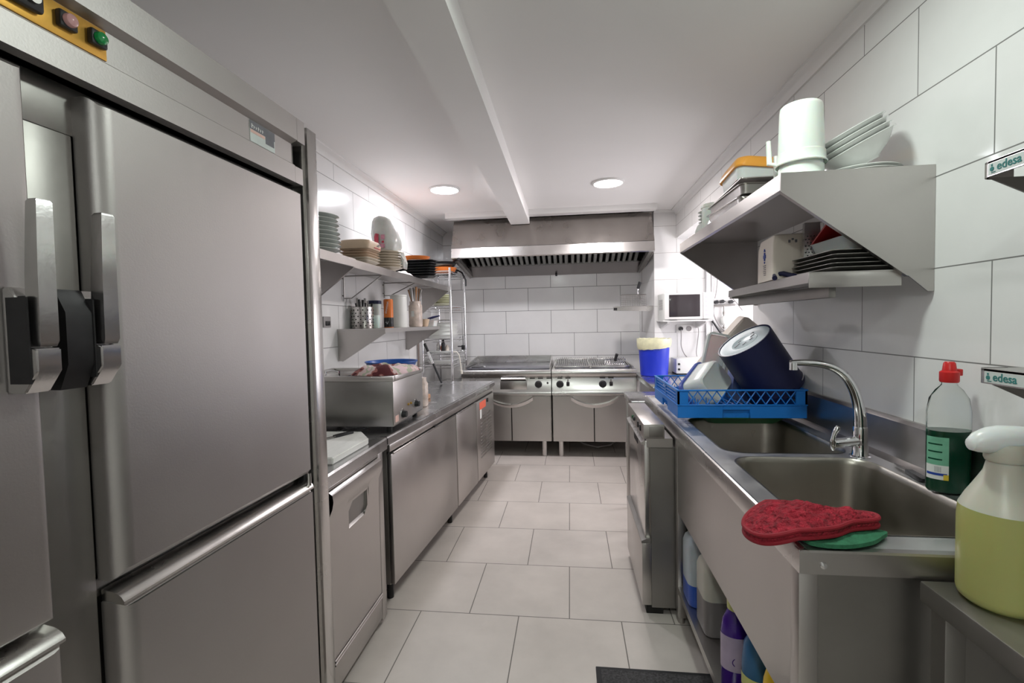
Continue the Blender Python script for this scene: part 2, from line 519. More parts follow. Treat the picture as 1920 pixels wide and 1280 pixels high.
# coves where walls meet the ceiling
def cove(name, a, b, inward, size=0.055):
    a, b, n = Vector(a), Vector(b), Vector(inward)
    prof = [(0, 0), (size, 0), (size, -0.012), (size * 0.55, -0.022), (0.022, -size * 0.55), (0.012, -size), (0, -size)]
    mb = MB()
    mb.rings([[p + n * u + Vector((0, 0, w)) for u, w in prof] for p in (a, b)], True, True, True)
    struct(name, mb, WPAINT)
cove('trim_1', (XL, YN, ZC), (XL, YB, ZC), (1, 0, 0))
cove('trim_2', (XR, YN, ZC), (XR, 5.45, ZC), (-1, 0, 0))
cove('trim_3', (0.937, 5.45, ZC), (XR, 5.45, ZC), (0, -1, 0), 0.03)
struct('trim_4', MB().box(-1.33, 5.10, 2.645, 0.915, 5.22, ZC), WPAINT)
struct('trim_5', MB().box(1.185, 3.232, 0, 1.205, 3.25, 2.385), WPAINT)
# aluminium corner strips at the end of the pier wall
struct('trim_6', MB().box(1.478, 5.425, 0, 1.492, 5.45, 2.385, 0.002), TRIMG)
struct('trim_7', MB().box(1.492, 5.432, 0, 1.535, 5.45, 2.385, 0.002), WPAINT)
struct('trim_8', MB().box(1.535, 5.425, 0, 1.549, 5.45, 2.385, 0.002), TRIMG)

# ================================================================ CEILING LAMPS
def lamp(x, y, name, label, power, col, emit):
    t = thing('ceiling_downlight', label, 'light', (x, y, ZC), 0, 'round ceiling downlights')
    mb = MB().lathe([(0.0, -0.001), (0.138, -0.001), (0.138, -0.010), (0.126, -0.016), (0.120, -0.012)], (x, y, ZC), seg=40)
    obj('bezel', mb, WPAINT, t)
    lm = mat('lamp_diffuser', (0.9, 0.9, 0.9), 0.4, emit=col, estr=emit)
    d = obj('diffuser', MB().lathe([(0.0, -0.020), (0.08, -0.019), (0.121, -0.013)], (x, y, ZC), seg=40), lm, t)
    area_light('lamp_light', (0, 0, -0.024), (0, 0, 0), 0.23, power, col, parent=t)
    return t
lamp(-1.09, 4.19, 'a', 'glowing round ceiling lamp between the beam and the wall with the plate shelf', 19, (0.93, 0.94, 1.0), 14)
lamp(0.35, 4.26, 'b', 'glowing round ceiling lamp between the beam and the wall with the steel shelf', 21, (1.0, 0.94, 0.93), 14)
lamp(0.36, 1.42, 'c', 'round ceiling lamp above the sink, just outside the frame', 11, (0.90, 1.0, 0.93), 14)
lamp(-0.3, -0.7, 'd', 'added round fill lamp on the ceiling behind the camera position', 21, (0.92, 1.0, 0.95), 14)  # unseen lamp added as fill to lift the near ceiling and walls
# an unlit one over the fridge side
t = thing('ceiling_downlight', 'unlit round ceiling lamp above the tall fridge', 'light', (-0.86, 1.36, ZC))
obj('bezel', MB().lathe([(0.0, -0.001), (0.138, -0.001), (0.138, -0.010), (0.126, -0.016), (0.120, -0.012)], (-0.86, 1.36, ZC), seg=40), TRIMG, t)
obj('diffuser', MB().lathe([(0.0, -0.020), (0.08, -0.019), (0.121, -0.013)], (-0.86, 1.36, ZC), seg=40), TRIMG, t)
# ================================================================ TALL FRIDGE (near left)
TH = -radians(1.72)
fr = thing('upright_fridge', 'tall stainless steel double-column fridge with four doors standing nearest the camera', 'fridge', (-0.93, 1.70, 0), TH)
def L(y):  # world Y on the front plane -> local y
    return (y - 1.70) * 1.00045
def fo(name, mb, m, parent=None): return obj(name, mb, m, parent or fr, world=False)
mb = MB()
mb.box(-0.69, L(-0.1), 0.10, -0.075, L(1.62), 2.0)                 # carcass
mb.box(-0.69, L(-0.1), 2.0, -0.03, L(1.60), 2.23)
fo('body', mb, STEEL_D)
mb = MB().box(-0.075, L(0.775), 0.10, -0.055, L(0.875), 1.90, 0.002)
mb.box(-0.075, L(-0.1), 1.90, -0.055, L(1.62), 2.0, 0.002)
mb.box(-0.075, L(-0.1), 0.10, -0.055, L(1.62), 0.14, 0.002)
mb.box(-0.075, L(-0.1), 0.93, -0.060, L(1.62), 0.97, 0.002)
fo('frame', mb, STEEL_D)
# cornice: lower band, recessed control band, upper band
fo('cornice', MB().prism([(-0.06, 2.0), (0.0, 2.0), (0.0, 2.058), (-0.012, 2.066), (-0.012, 2.132), (0.012, 2.142), (0.012, 2.218), (-0.06, 2.218)], 'y', L(-0.1), L(1.565)), STEEL_F)
fo('cornice_end', MB().box(-0.06, L(1.566), 2.0, 0.0, L(1.61), 2.056), STEEL_F)
fo('cornice_end', MB().box(-0.06, L(1.566), 2.14, 0.012, L(1.61), 2.218), STEEL_F)
# side post flange
mb = MB().box(-0.69, L(1.626), 0.05, -0.012, L(1.640), 2.222)
mb.box(-0.69, L(1.690), 0.05, 0.0, L(1.697), 2.215)
mb.box(-0.03, L(1.638), 0.05, 0.004, L(1.697), 2.215, 0.0015)
fo('side_panel', mb, STEEL_B)
fo('door_gasket', MB().box(-0.055, L(1.600), 0.15, -0.035, L(1.622), 1.97), RUBBER)

def fdoor(y0, y1, z0, z1, name='door', hy=None):
    """pillow-edged door; y in world terms, hinge side square"""
    a, b = L(y0), L(y1)
    mb = MB()
    d = []
    arc = [(-0.030 + 0.030 * sin(t), 0.036 * (1 - cos(t))) for t in [pi / 2 * k / 7 for k in range(8)]]
    for x, i in [(-0.055, 0.0)] + arc + [(0.0, 0.038)]:
        d.append([(x, a + i, z0 + min(i, 0.02)), (x, b - min(i, 0.010), z0 + min(i, 0.02)), (x, b - min(i, 0.010), z1 - min(i, 0.014)), (x, a + i, z1 - min(i, 0.014))])
    mb.rings(d, True, True, True)
    o = fo(name, mb, STEEL_F)
    finish(o, 30)
    return o
def fdoor_l(y0, y1, z0, z1):
    a, b = L(y0), L(y1)
    mb = MB()
    d = []
    for x, i in ((-0.055, 0.0), (-0.028, 0.0), (-0.010, 0.005), (-0.002, 0.012), (0.0, 0.022)):
        d.append([(x, a, z0 + min(i, 0.02)), (x, b - i, z0 + min(i, 0.02)), (x, b - i, z1 - min(i, 0.014)), (x, a, z1 - min(i, 0.014))])
    mb.rings(d, True, True, True)
    o = fo('door', mb, STEEL_F)
    finish(o, 17)
    return o
def lipd(y0, y1, ztop):
    # rolled lip along the top edge of a lower door
    mb = MB()
    mb.rings([[(-0.055, y, ztop - 0.02), (0.0005, y, ztop - 0.02), (0.001, y, ztop - 0.014), (-0.006, y, ztop - 0.004), (-0.020, y, ztop + 0.004), (-0.055, y, ztop + 0.010)] for y in (L(y0), L(y1))], True, True, True)
    return mb
d1 = fdoor(0.878, 1.600, 0.968, 1.980)
d2 = fdoor_l(-0.1, 0.762, 0.960, 1.980)
d3 = fdoor(0.882, 1.606, 0.15, 0.918)
d4 = fdoor_l(-0.1, 0.770, 0.15, 0.918)
obj('top_lip', lipd(0.884, 1.604, 0.935), STEEL_B, d3, world=False)
obj('top_lip', lipd(-0.1, 0.768, 0.935), STEEL_B, d4, world=False)
fo('hinge_pin', MB().cyl((-0.005, L(1.585), 0.93), (-0.005, L(1.585), 0.975), 0.008), STEEL_B)
# lever handles on the mullion edges
def handle(yc, side, parent):
    """lever at local y; side=+1 block body towards -y"""
    y = L(yc)
    mb = MB()
    # long bar, slightly tapering and leaning outwards at the top
    mb.rings([[(x0, y - w, z), (x1, y - w, z), (x1 + 0.002, y + w, z), (x0, y + w, z)] for z, x0, x1, w in
              ((1.475, 0.040, 0.062, 0.0125), (1.485, 0.036, 0.066, 0.014), (1.60, 0.040, 0.067, 0.0135), (1.722, 0.048, 0.070, 0.012), (1.727, 0.052, 0.068, 0.010))], True, True, True)
    bar = obj('handle', mb, CAST, parent, world=False)
    mb = MB()
    # latch housing with sloping foot and bevelled shoulder
    mb.prism([(0.0, 1.395), (0.036, 1.395), (0.064, 1.432), (0.064, 1.472), (0.036, 1.474), (0.036, 1.545), (0.018, 1.578), (0.0, 1.578)], 'y', y - 0.020, y + 0.020)
    es = [e for e in mb.bm.edges]
    bmesh.ops.bevel(mb.bm, geom=es, offset=0.0025, segments=2, affect='EDGES')
    obj('latch_housing', mb, CAST, bar, world=False)
    mb = MB().box(0.0345, y - 0.0215, 1.44, 0.048, y - 0.0195, 1.562).box(0.010, y - 0.0225, 1.412, 0.052, y - 0.0195, 1.56)
    obj('side_cover', mb, DARKM, bar, world=False)
    return bar
handle(0.832, 1, d1)
handle(0.722, 1, d2)
# dark latch block joining the near side of the right handle to the body
obj('latch_block', MB().prism([(-0.05, 1.393), (0.030, 1.393), (0.050, 1.44), (0.050, 1.535), (0.028, 1.578), (-0.05, 1.578)], 'y', L(0.762), L(0.809)), DARKM, d1, world=False)
# brass control plate with thermostat and lens buttons
cp = fo('control_plate', MB().box(-0.012, L(0.50), 2.068, -0.0085, L(0.9185), 2.130, 0.001), GOLD)
def button(yc, lensmat, nm):
    y = L(yc); z = 2.101
    b = obj(nm, MB().box(-0.009, y - 0.0165, z - 0.0155, 0.004, y + 0.0165, z + 0.0155, 0.003), BLACK, cp, world=False)
    mb = MB().lathe([(0.0125, 0.0), (0.0125, 0.004), (0.011, 0.008), (0.006, 0.0105), (0, 0.011)], (0.004, y, z), (1, 0, 0), 24, cap0=True)
    obj('lens', mb, lensmat, b, world=False)
button(0.836, PINKB, 'indicator_lamp')
button(0.895, GREENB, 'power_switch')
mb = MB().box(-0.009, L(0.70), 2.083, 0.006, L(0.793), 2.122, 0.006)
th = obj('thermostat', mb, BLACK, cp, world=False)
obj('knob', MB().cyl((0.005, L(0.772), 2.104), (0.012, L(0.772), 2.104), 0.011, seg=20), STEEL_D, th, world=False)
obj('lens', MB().box(0.005, L(0.705), 2.090, 0.0075, L(0.745), 2.117, 0.001), REDB, th, world=False)
# maker's sticker: dark field, pale letters too blurred to read, pink and grey bands
st = fo('sticker', MB().box(-0.012, L(1.358), 2.067, -0.0105, L(1.474), 2.130), STICK)
obj('dark_band', MB().box(-0.0105, L(1.358), 2.104, -0.0100, L(1.474), 2.130).box(-0.0105, L(1.428), 2.082, -0.0100, L(1.470), 2.104), GREYPRINT, st, world=False)
mb = MB()
for i, (w, h) in enumerate(((0.008, 0.013), (0.005, 0.009), (0.005, 0.009), (0.006, 0.012), (0.005, 0.009), (0.005, 0.010))):
    y = L(1.364) + i * 0.0098
    mb.box(-0.0100, y, 2.108, -0.0095, y + w * 0.45, 2.108 + h)
    mb.box(-0.0100, y, 2.108 + h * 0.55, -0.0095, y + w, 2.108 + h * 0.75)
obj('pale_lettering', mb, LBLW, st, world=False)
obj('pink_band', MB().box(-0.0105, L(1.360), 2.094, -0.0098, L(1.425), 2.103), LBLP, st, world=False)

# ================================================================ GLASSWASHER UNDER THE NEAR WORKTOP (left)
dw = thing('glasswasher', 'stainless steel dishwasher between the tall fridge and the counter fridge, white board on its worktop', 'dishwasher', (-0.95, 1.99, 0))
mb = MB().box(-1.60, 1.730, 0.03, -0.955, 2.255, 0.868, 0.003)
obj('body', mb, STEEL_D, dw)
mb = MB().prism([(-1.63, 0.87), (-0.965, 0.87), (-0.965, 0.862), (-0.946, 0.862), (-0.946, 0.912), (-0.953, 0.92), (-1.63, 0.92)], 'y', 1.726, 2.335)
obj('worktop', mb, STEEL_T, dw)
mb = MB().box(-0.955, 2.212, 0.03, -0.945, 2.268, 0.868, 0.003)
mb.box(-0.955, 1.715, 0.868 - 0.012, -0.945, 2.212, 0.868, 0.002)
obj('side_flange', mb, STEEL, dw)
# door: bulged head, recessed grip, ribbed foot line
y0, y1 = 1.722, 2.204
mb = MB()
prof = [(-0.955, 0.175), (-0.945, 0.178), (-0.943, 0.70), (-0.941, 0.755), (-0.928, 0.785), (-0.922, 0.815), (-0.926, 0.842), (-0.940, 0.852), (-0.955, 0.852)]
# build the panel in columns so that the grip hole can be left open
ys = [y0, 1.870, 1.905, 2.045, 2.085, y1]
def strip(ya, yb, zlo, zhi):
    ps = [(x, z) for x, z in prof if zlo - 1e-6 <= z <= zhi + 1e-6]
    mb.rings([[(x, ya, z) for x, z in ps], [(x, yb, z) for x, z in ps]], False)
mb.rings([[(x, y, z) for x, z in prof] for y in (y0, 1.870)], False)
mb.rings([[(x, y, z) for x, z in prof] for y in (2.085, y1)], False)
def q(*p): mb.face([mb.v(a) for a in p])
q((-0.945, 1.87, 0.178), (-0.945, 2.085, 0.178), (-0.9432, 2.085, 0.64), (-0.9432, 1.87, 0.64))
mb.rings([[(x, y, z) for x, z in prof[3:]] for y in (1.870, 2.085)], False)
q((-0.943, 1.87, 0.745), (-0.941, 1.87, 0.755), (-0.941, 2.085, 0.755), (-0.943, 2.085, 0.745))
q((-0.9432, 1.87, 0.64), (-0.9432, 1.885, 0.64), (-0.943, 1.885, 0.745), (-0.943, 1.87, 0.745))
q((-0.9432, 2.07, 0.64), (-0.9432, 2.085, 0.64), (-0.943, 2.085, 0.745), (-0.943, 2.07, 0.745))
# triangular corner cuts of the grip opening
q((-0.943, 1.885, 0.745), (-0.943, 1.925, 0.745), (-0.943, 1.885, 0.715))
q((-0.943, 2.07, 0.64), (-0.943, 2.07, 0.672), (-0.943, 2.035, 0.64))
door = obj('door', mb, STEEL, dw)
mb = MB()
mb.rings([[(-0.944, y, 0.64), (-0.962, y, 0.655), (-0.985, y, 0.70), (-0.988, y, 0.745), (-0.944, y, 0.747)] for y in (1.886, 2.069)], False)
mb.prism([(-0.944, 0.64), (-0.962, 0.655), (-0.985, 0.70), (-0.988, 0.745), (-0.944, 0.747)], 'y', 1.884, 1.886)
mb.prism([(-0.944, 0.64), (-0.962, 0.655), (-0.985, 0.70), (-0.988, 0.745), (-0.944, 0.747)], 'y', 2.069, 2.071)
obj('grip_recess', mb, STEEL_B, door)
mb = MB().box(-0.957, y0, 0.05, -0.944, y1, 0.168, 0.003)
mb.tube([(-0.942, y0 + 0.005, 0.172), (-0.942, y1, 0.172)], 0.005, 8).tube([(-0.942, y0 + 0.005, 0.157), (-0.942, y1, 0.157)], 0.0045, 8)
obj('kick_panel', mb, STEEL, dw)
mb = MB()
for x in (-1.55, -1.0):
    for y in (1.77, 2.20): mb.cyl((x, y, 0), (x, y, 0.035), 0.018)
obj('foot', mb, RUBBER, dw)

# cutting board and knife
bd = single('cutting_board', MB().prism([(-1.50, 1.86), (-0.992, 1.86), (-0.985, 2.20), (-1.08, 2.335), (-1.50, 2.335)], 'z', 0.921, 0.951), BOARD,
            'thick white plastic cutting board on the near left worktop', 'cutting board')
bm = bmesh.new(); bm.from_mesh(bd.data); bmesh.ops.bevel(bm, geom=list(bm.edges), offset=0.004, segments=2, affect='EDGES'); bm.to_mesh(bd.data); bm.free(); finish(bd)
kn = thing('kitchen_knife', 'black-handled knife lying on the white cutting board', 'knife', (-1.14, 2.19, 0.951))
K = basis((-1.112, 2.300, 0.9575), (-0.42, -0.88, 0), (0.88, -0.42, 0))
mb = MB().setm(K)
mb.rings([[(x, w, -t), (x, w, t), (x, -w * 0.8, t), (x, -w * 0.8, -t)] for x, w, t in ((0, 0.007, 0.004), (0.008, 0.012, 0.006), (0.05, 0.010, 0.0065), (0.09, 0.012, 0.0065), (0.115, 0.009, 0.006))], True, True, True)
obj('grip', mb, BLACK, kn)
mb = MB().setm(K)
mb.rings([[(x, a, -0.001), (x, a, 0.001), (x, b, 0.001), (x, b, -0.001)] for x, a, b in ((0.112, 0.010, -0.010), (0.20, 0.010, -0.012), (0.25, 0.006, -0.006), (0.275, 0.001, -0.001))], True, True, True)
obj('blade', mb, STEEL_B, kn)

# ================================================================ COUNTER FRIDGE (long left run)
TH2 = -radians(4.72)
cf = thing('counter_fridge', 'long stainless steel counter fridge along the wall with the plate shelf, box fryer on top', 'counter fridge', (-0.945, 2.36, 0), TH2)
def co(name, mb, m, parent=None): return obj(name, mb, m, parent or cf, world=False)
def CY(y): return (y - 2.36) * 1.0034
yE = CY(4.60)
mb = MB().box(-0.55, 0.012, 0.12, -0.022, yE, 0.868, 0.002)
co('body', mb, STEEL_D)
mb = MB()
wt = [(-0.945, 2.345), (-0.752, 4.66), (-1.63, 4.68), (-1.63, 2.345)]
mb.prism(wt, 'z', 0.872, 0.922)
bmesh.ops.bevel(mb.bm, geom=[e for e in mb.bm.edges if abs(e.verts[0].co.z - e.verts[1].co.z) < 1e-5], offset=0.010, segments=3, affect='EDGES')
obj('worktop', mb, STEEL_T, cf)
co('front_rail', MB().box(-0.02, 0.006, 0.836, 0.0, yE, 0.874, 0.002), STEEL)
co('shadow_gap', MB().box(-0.021, 0.01, 0.822, -0.012, yE, 0.836), DARK)
for a, b in ((0.012, CY(3.435)), (CY(3.455), CY(3.985))):
    mb = MB().box(-0.022, a, 0.125, 0.004, b, 0.822, 0.003)
    dd = co('door', mb, STEEL)
    obj('door_grip', MB().box(-0.012, a + 0.02, 0.818, 0.010, b - 0.02, 0.828, 0.002), STEEL_B, dd, world=False)
mb = MB().box(-0.022, CY(4.01), 0.125, 0.002, yE, 0.822, 0.003)
cpn = co('compressor_panel', mb, STEEL)
mb = MB()
for k in range(2):
    for j in range(13):
        zc = 0.30 + j * 0.030
        half = 0.085 if j < 9 else 0.085 * math.sqrt(max(0.05, 1 - ((j - 8) / 5.0) ** 2))
        yc = CY(4.20) + k * 0.20
        mb.box(0.0015, yc - half, zc, 0.0060, yc + half, zc + 0.013, 0.001, 1)
obj('louvre_vent', mb, STEEL_D, cpn, world=False)
obj('warning_sticker', MB().box(0.002, CY(4.09), 0.735, 0.0035, CY(4.30), 0.80), REDSTICK, cpn, world=False)
obj('paper_tag', MB().box(0.002, CY(4.10), 0.655, 0.0035, CY(4.15), 0.735), LBLW, cpn, world=False)
obj('switch', MB().box(0.002, CY(4.34), 0.765, 0.010, CY(4.375), 0.80, 0.002), BLACK, cpn, world=False)
for y in (0.1, CY(3.45), yE - 0.1):
    co('leg', MB().cyl((-0.07, y, 0), (-0.07, y, 0.13), 0.018), RUBBER)
co('hinge_stop', MB().box(-0.015, CY(3.0), 0.826, 0.008, CY(3.05), 0.834), DARK)

# ================================================================ BAIN-MARIE ON THE COUNTER
bn = thing('bain_marie', 'boxy stainless steel bain-marie on the counter with knobs and a towel on its lid', 'bain-marie', (-1.25, 2.75, 0.922))
mb = MB().box(-1.56, 2.470, 0.945, -0.962, 2.985, 1.195, 0.003)
body = obj('body', mb, STEEL_BM, bn)
mb = MB()
mb.box(-1.575, 2.462, 1.195, -0.952, 2.500, 1.222, 0.003).box(-1.575, 2.955, 1.195, -0.952, 2.995, 1.222, 0.003)
mb.box(-1.575, 2.500, 1.195, -1.535, 2.955, 1.222, 0.003).box(-0.992, 2.500, 1.195, -0.952, 2.955, 1.222, 0.003)
mb.box(-1.54, 2.50, 1.120, -0.99, 2.955, 1.13)
obj('rim', mb, STEEL, bn)
mb = MB().box(-0.9625, 2.472, 0.955, -0.957, 2.983, 1.192, 0.002)
fp = obj('front_panel', mb, STEEL, bn)
for y, z in ((2.60, 0.992), (2.83, 1.012)):
    k = obj('knob', MB().lathe([(0.0, 0.028), (0.017, 0.027), (0.019, 0.02), (0.021, 0.0)], (-0.957, y, z), (1, 0, 0), 20), BLACK, fp)
    obj('dial_ring', MB().lathe([(0.022, 0.0), (0.030, 0.001), (0.030, 0.004), (0.022, 0.004)], (-0.957, y, z), (1, 0, 0), 24), CHROME, k)
for y in (2.70, 2.745):
    obj('pilot_lamp', MB().lathe([(0, 0.010), (0.006, 0.008), (0.008, 0)], (-0.957, y, 1.03), (1, 0, 0), 12), AMBER, fp)
obj('rating_sticker', MB().box(-0.957, 2.49, 0.965, -0.9562, 2.54, 1.0), LBLP, fp)
for x, y in ((-1.52, 2.51), (-1.0, 2.51), (-1.52, 2.94), (-1.0, 2.94)):
    obj('foot', MB().cyl((x, y, 0.922), (x, y, 0.947), 0.016), RUBBER, bn)
mb = MB().box(-1.563, 2.70, 0.93, -1.5605, 2.76, 1.18)
# side frame and lid with handle
mb = MB().box(-1.53, 2.510, 1.196, -1.28, 2.945, 1.212, 0.002)
lid = obj('lid', mb, STEEL_B, bn)
mb = MB().tube([(-1.41, 2.60, 1.212), (-1.41, 2.60, 1.238), (-1.37, 2.60, 1.244), (-1.33, 2.60, 1.238), (-1.33, 2.60, 1.212)], 0.006, 8)
obj('lid_handle', mb, CHROME, lid)

# blue basin and towel on the bain-marie
mb = MB().lathe([(0.0, 0.0), (0.115, 0.0), (0.135, 0.012), (0.152, 0.050), (0.158, 0.052), (0.158, 0.058), (0.149, 0.057), (0.131, 0.017), (0.112, 0.006), (0.0, 0.006)], (-1.09, 2.80, 1.223), seg=40)
bs = single('plastic_basin', mb, WASHB, 'shallow round blue basin behind the towel on the bain-marie', 'basin')

def cloth(outline, zfun, th, n=22, m=9, seed=0.0, amp=0.006, freq=14.0):
    """closed crumpled sheet inside an outline (world xy), zfun(x,y)->support height, th(t)->thickness at t (0 centre, 1 rim)"""
    mb = MB()
    cx = sum(p[0] for p in outline) / len(outline)
    cy = sum(p[1] for p in outline) / len(outline)
    # resample the outline smoothly (Catmull-Rom)
    N = len(outline)
    pts = []
    for i in range(N):
        p0, p1, p2, p3 = [outline[(i + k - 1) % N] for k in range(4)]
        for k in range(4):
            t = k / 4
            pts.append(tuple(0.5 * ((2 * p1[a]) + (-p0[a] + p2[a]) * t + (2 * p0[a] - 5 * p1[a] + 4 * p2[a] - p3[a]) * t * t + (-p0[a] + 3 * p1[a] - 3 * p2[a] + p3[a]) * t ** 3) for a in range(2)))
    top, bot = [], []
    for j in range(1, m + 1):
        t = j / m
        rt, rb = [], []
        for x, y in pts:
            X, Y = cx + (x - cx) * t, cy + (y - cy) * t
            z = zfun(X, Y)
            nz = noise.noise(Vector((X * freq, Y * freq, seed))) + 0.5 * noise.noise(Vector((X * freq * 2.3, Y * freq * 2.3, seed + 5)))
            h = th(t) + amp * nz * (1 - t ** 4)
            rt.append((X, Y, z + max(h, 0.0015)))
            rb.append((X, Y, z + 0.0008))
        top.append(rt)
        bot.append(rb)
    zc = zfun(cx, cy)
    T = [[mb.v(p) for p in r] for r in top]
    B = [[mb.v(p) for p in r] for r in bot]
    k = len(pts)
    ct, cb = mb.v((cx, cy, zc + th(0))), mb.v((cx, cy, zc + 0.0008))
    for i in range(k):
        j = (i + 1) % k
        mb.face([ct, T[0][i], T[0][j]])
        mb.face([cb, B[0][j], B[0][i]])
        mb.face([T[-1][i], B[-1][i], B[-1][j], T[-1][j]])
        for a in range(m - 1):
            mb.face([T[a][i], T[a + 1][i], T[a + 1][j], T[a][j]])
            mb.face([B[a][i], B[a][j], B[a + 1][j], B[a + 1][i]])
    return mb, pts

def zt(x, y): return 1.223 if y < 2.70 else 1.223
mb, _ = cloth([(-1.200, 2.50), (-1.02, 2.475), (-0.950, 2.56), (-0.925, 2.68), (-0.912, 2.80), (-0.955, 2.83), (-1.02, 2.69), (-1.15, 2.64), (-1.215, 2.58)], zt, lambda t: 0.046 * (1 - t ** 5) + 0.004, amp=0.02, freq=16, seed=3)
single('kitchen_towel', mb, TOWEL, 'crumpled pink and red patterned towel on the bain-marie', 'towel')
# ================================================================ LEFT WALL SHELVES
def wall_shelf(name, label, y0, y1, z, xw, xf, lip, gz, gussets, m=STEEL):
    """shelf board against the wall at xw with front edge xf, top at z"""
    t = thing(name, label, 'shelf', (xw, (y0 + y1) / 2, z))
    s = 1 if xf > xw else -1
    mb = MB()
    mb.prism([(xw + s * 0.001, z), (xf, z), (xf, z - lip), (xf - s * 0.014, z - lip), (xf - s * 0.014, z - lip + 0.003), (xf - s * 0.003, z - lip + 0.003), (xf - s * 0.003, z - 0.004), (xw + s * 0.001, z - 0.004)], 'y', y0, y1)
    obj('board', mb, m, t)
    for gy, th in gussets:
        mb = MB().prism([(xw + s * 0.001, z - 0.006), (xf - s * 0.004, z - 0.006), (xf - s * 0.004, z - lip), (xw + s * 0.03, gz), (xw + s * 0.001, gz)], 'y', gy, gy + 0.003)
        mb.prism([(xf - s * 0.004, z - lip), (xf - s * 0.004, z - lip - 0.004), (xw + s * 0.03, gz - 0.004), (xw + s * 0.03, gz)], 'y', gy, gy + th)
        obj('bracket', mb, m, t)
    return t
wall_shelf('wall_shelf', 'steel wall shelf next to the tall fridge, holding the tall stack of grey-rimmed plates', 1.95, 2.735, 1.90, XL, -1.268, 0.05, 1.60, ((1.955, 0.02), (2.728, -0.02)))
wall_shelf('wall_shelf', 'long steel wall shelf carrying beige plates, a tied bag and black trays', 2.745, 5.03, 1.90, XL, -1.285, 0.05, 1.60, ((5.02, -0.02),), STEEL)
wall_shelf('wall_shelf', 'low steel wall shelf with cutlery holder and canisters above the bain-marie', 3.20, 4.62, 1.478, XL, -1.285, 0.030, 1.25, ((3.203, 0.02), (4.612, -0.02)))
# wire brackets
for y, zt_, zb_, lab in ((3.30, 1.875, 1.70, 'thin wire bracket on the wall above the cutlery holder'), (4.06, 1.885, 1.76, 'thin wire bracket on the wall above the white canister')):
    mb = MB()
    mb.tube([(XL + 0.012, y, zb_ - 0.02), (XL + 0.012, y, zt_)], 0.005, 8)
    mb.tube([(XL + 0.012, y, zt_ - 0.015), (-1.34, y, zt_ - 0.015)], 0.005, 8)
    mb.tube([(XL + 0.012, y, zb_), (-1.57, y, zb_), (-1.34, y, zt_ - 0.018)], 0.004, 8)
    mb.tube([(XL + 0.001, y, zb_ + 0.02), (XL + 0.014, y, zb_ + 0.02)], 0.006, 8).tube([(XL + 0.001, y, zt_ - 0.03), (XL + 0.014, y, zt_ - 0.03)], 0.006, 8)
    single('wire_bracket', mb, STEEL_D, lab, 'bracket')
o = thing('wall_switch', 'small dark grey switch on the white tiles beside the tall fridge', 'switch', (XL, 3.05, 1.53))
obj('plate', MB().box(XL, 3.005, 1.492, XL + 0.010, 3.10, 1.566, 0.003), CABLEG, o)
obj('rocker', MB().box(XL + 0.010, 3.025, 1.505, XL + 0.016, 3.08, 1.535, 0.002), BLACK, o)
single('wall_pipe', MB().tube([(-1.622, 4.95, 0.923), (-1.622, 4.95, 1.30), (-1.638, 4.95, 1.32)], 0.011, 10), BROWNP, 'thin brown pipe rising from the counter against the tiles', 'pipe')

# plates
def plate_mb(c, r, h=0.018, ax=(0, 0, 1), foot=0.55, seg=40):
    return MB().lathe([(0.0, 0.002), (r * foot, 0.0), (r * foot, 0.003), (r * 0.72, h * 0.45), (r * 0.97, h * 0.95), (r, h), (r * 0.985, h * 1.12), (r * 0.70, h * 0.72), (r * 0.5, 0.006), (0.0, 0.005)], c, ax, seg)
def stack(n, c, r, pitch, m, h, where, kind, group, jit=0.004, name='plate', rr=None):
    for i in range(n):
        k = n - 1 - i
        rad = rr(i) if rr else r
        x = c[0] + random.uniform(-jit, jit); y = c[1] + random.uniform(-jit, jit)
        single(name, plate_mb((x, y, c[2] + i * pitch), rad, h), m, '%s, %s %s' % (kind, NTH[k], where), 'plate', group)
stack(9, (-1.405, 2.53, 1.902), 0.132, 0.0235, PORCR, 0.024, 'in the stack by the fridge post', 'grey-rimmed white dinner plate', 'dinner plates stacked by the fridge', 0.005,
      rr=lambda i: 0.136 if i < 5 else 0.127)
def rrect_plate(c, hx, hy, h, m, label, group, rz=0.0):
    M = Matrix.Translation(c) @ Matrix.Rotation(rz, 4, 'Z')
    mb = MB().loft([(0.0, hx * 0.7, hy * 0.7, 0.02), (0.003, hx * 0.75, hy * 0.75, 0.02), (h * 0.9, hx, hy, 0.025), (h, hx, hy, 0.025), (h * 0.7, hx * 0.93, hy * 0.93, 0.02), (0.006, hx * 0.7, hy * 0.7, 0.02)], 4, True, True, M)
    return single('square_plate', mb, m, label, 'plate', group)
for i in range(5):
    rrect_plate((-1.372 + random.uniform(-.004, .004), 3.03, 1.902 + i * 0.018), 0.098, 0.105, 0.020, BEIGEP if i > 1 else BEIGE2,
                'beige square plate, %s in the low stack between dinner plates and bag' % NTH[4 - i], 'beige plates on the upper shelf', random.uniform(-.03, .03))
mb = MB()
M = Matrix.Translation((-1.365, 3.02, 1.995))
mb.loft([(0.0, 0.10, 0.105, 0.02), (0.03, 0.106, 0.11, 0.03), (0.055, 0.098, 0.10, 0.04), (0.064, 0.06, 0.07, 0.04)], 5, True, True, M)
pk = thing('wrapped_package', 'beige package wrapped in clear film on top of the square plates', 'package', (-1.365, 3.02, 1.993))
obj('bundle', mb, BEIGEP, pk)
mb = MB()
for k in range(5):
    mb.box(-1.275 + 0.0, 2.955 + 0.03 * k, 2.012, -1.2575, 2.966 + 0.03 * k, 2.03)
obj('dark_print', MB().box(-1.2595, 3.04, 2.020, -1.2575, 3.075, 2.026).box(-1.2595, 3.06, 2.030, -1.2575, 3.10, 2.036), GREYPRINT, pk)
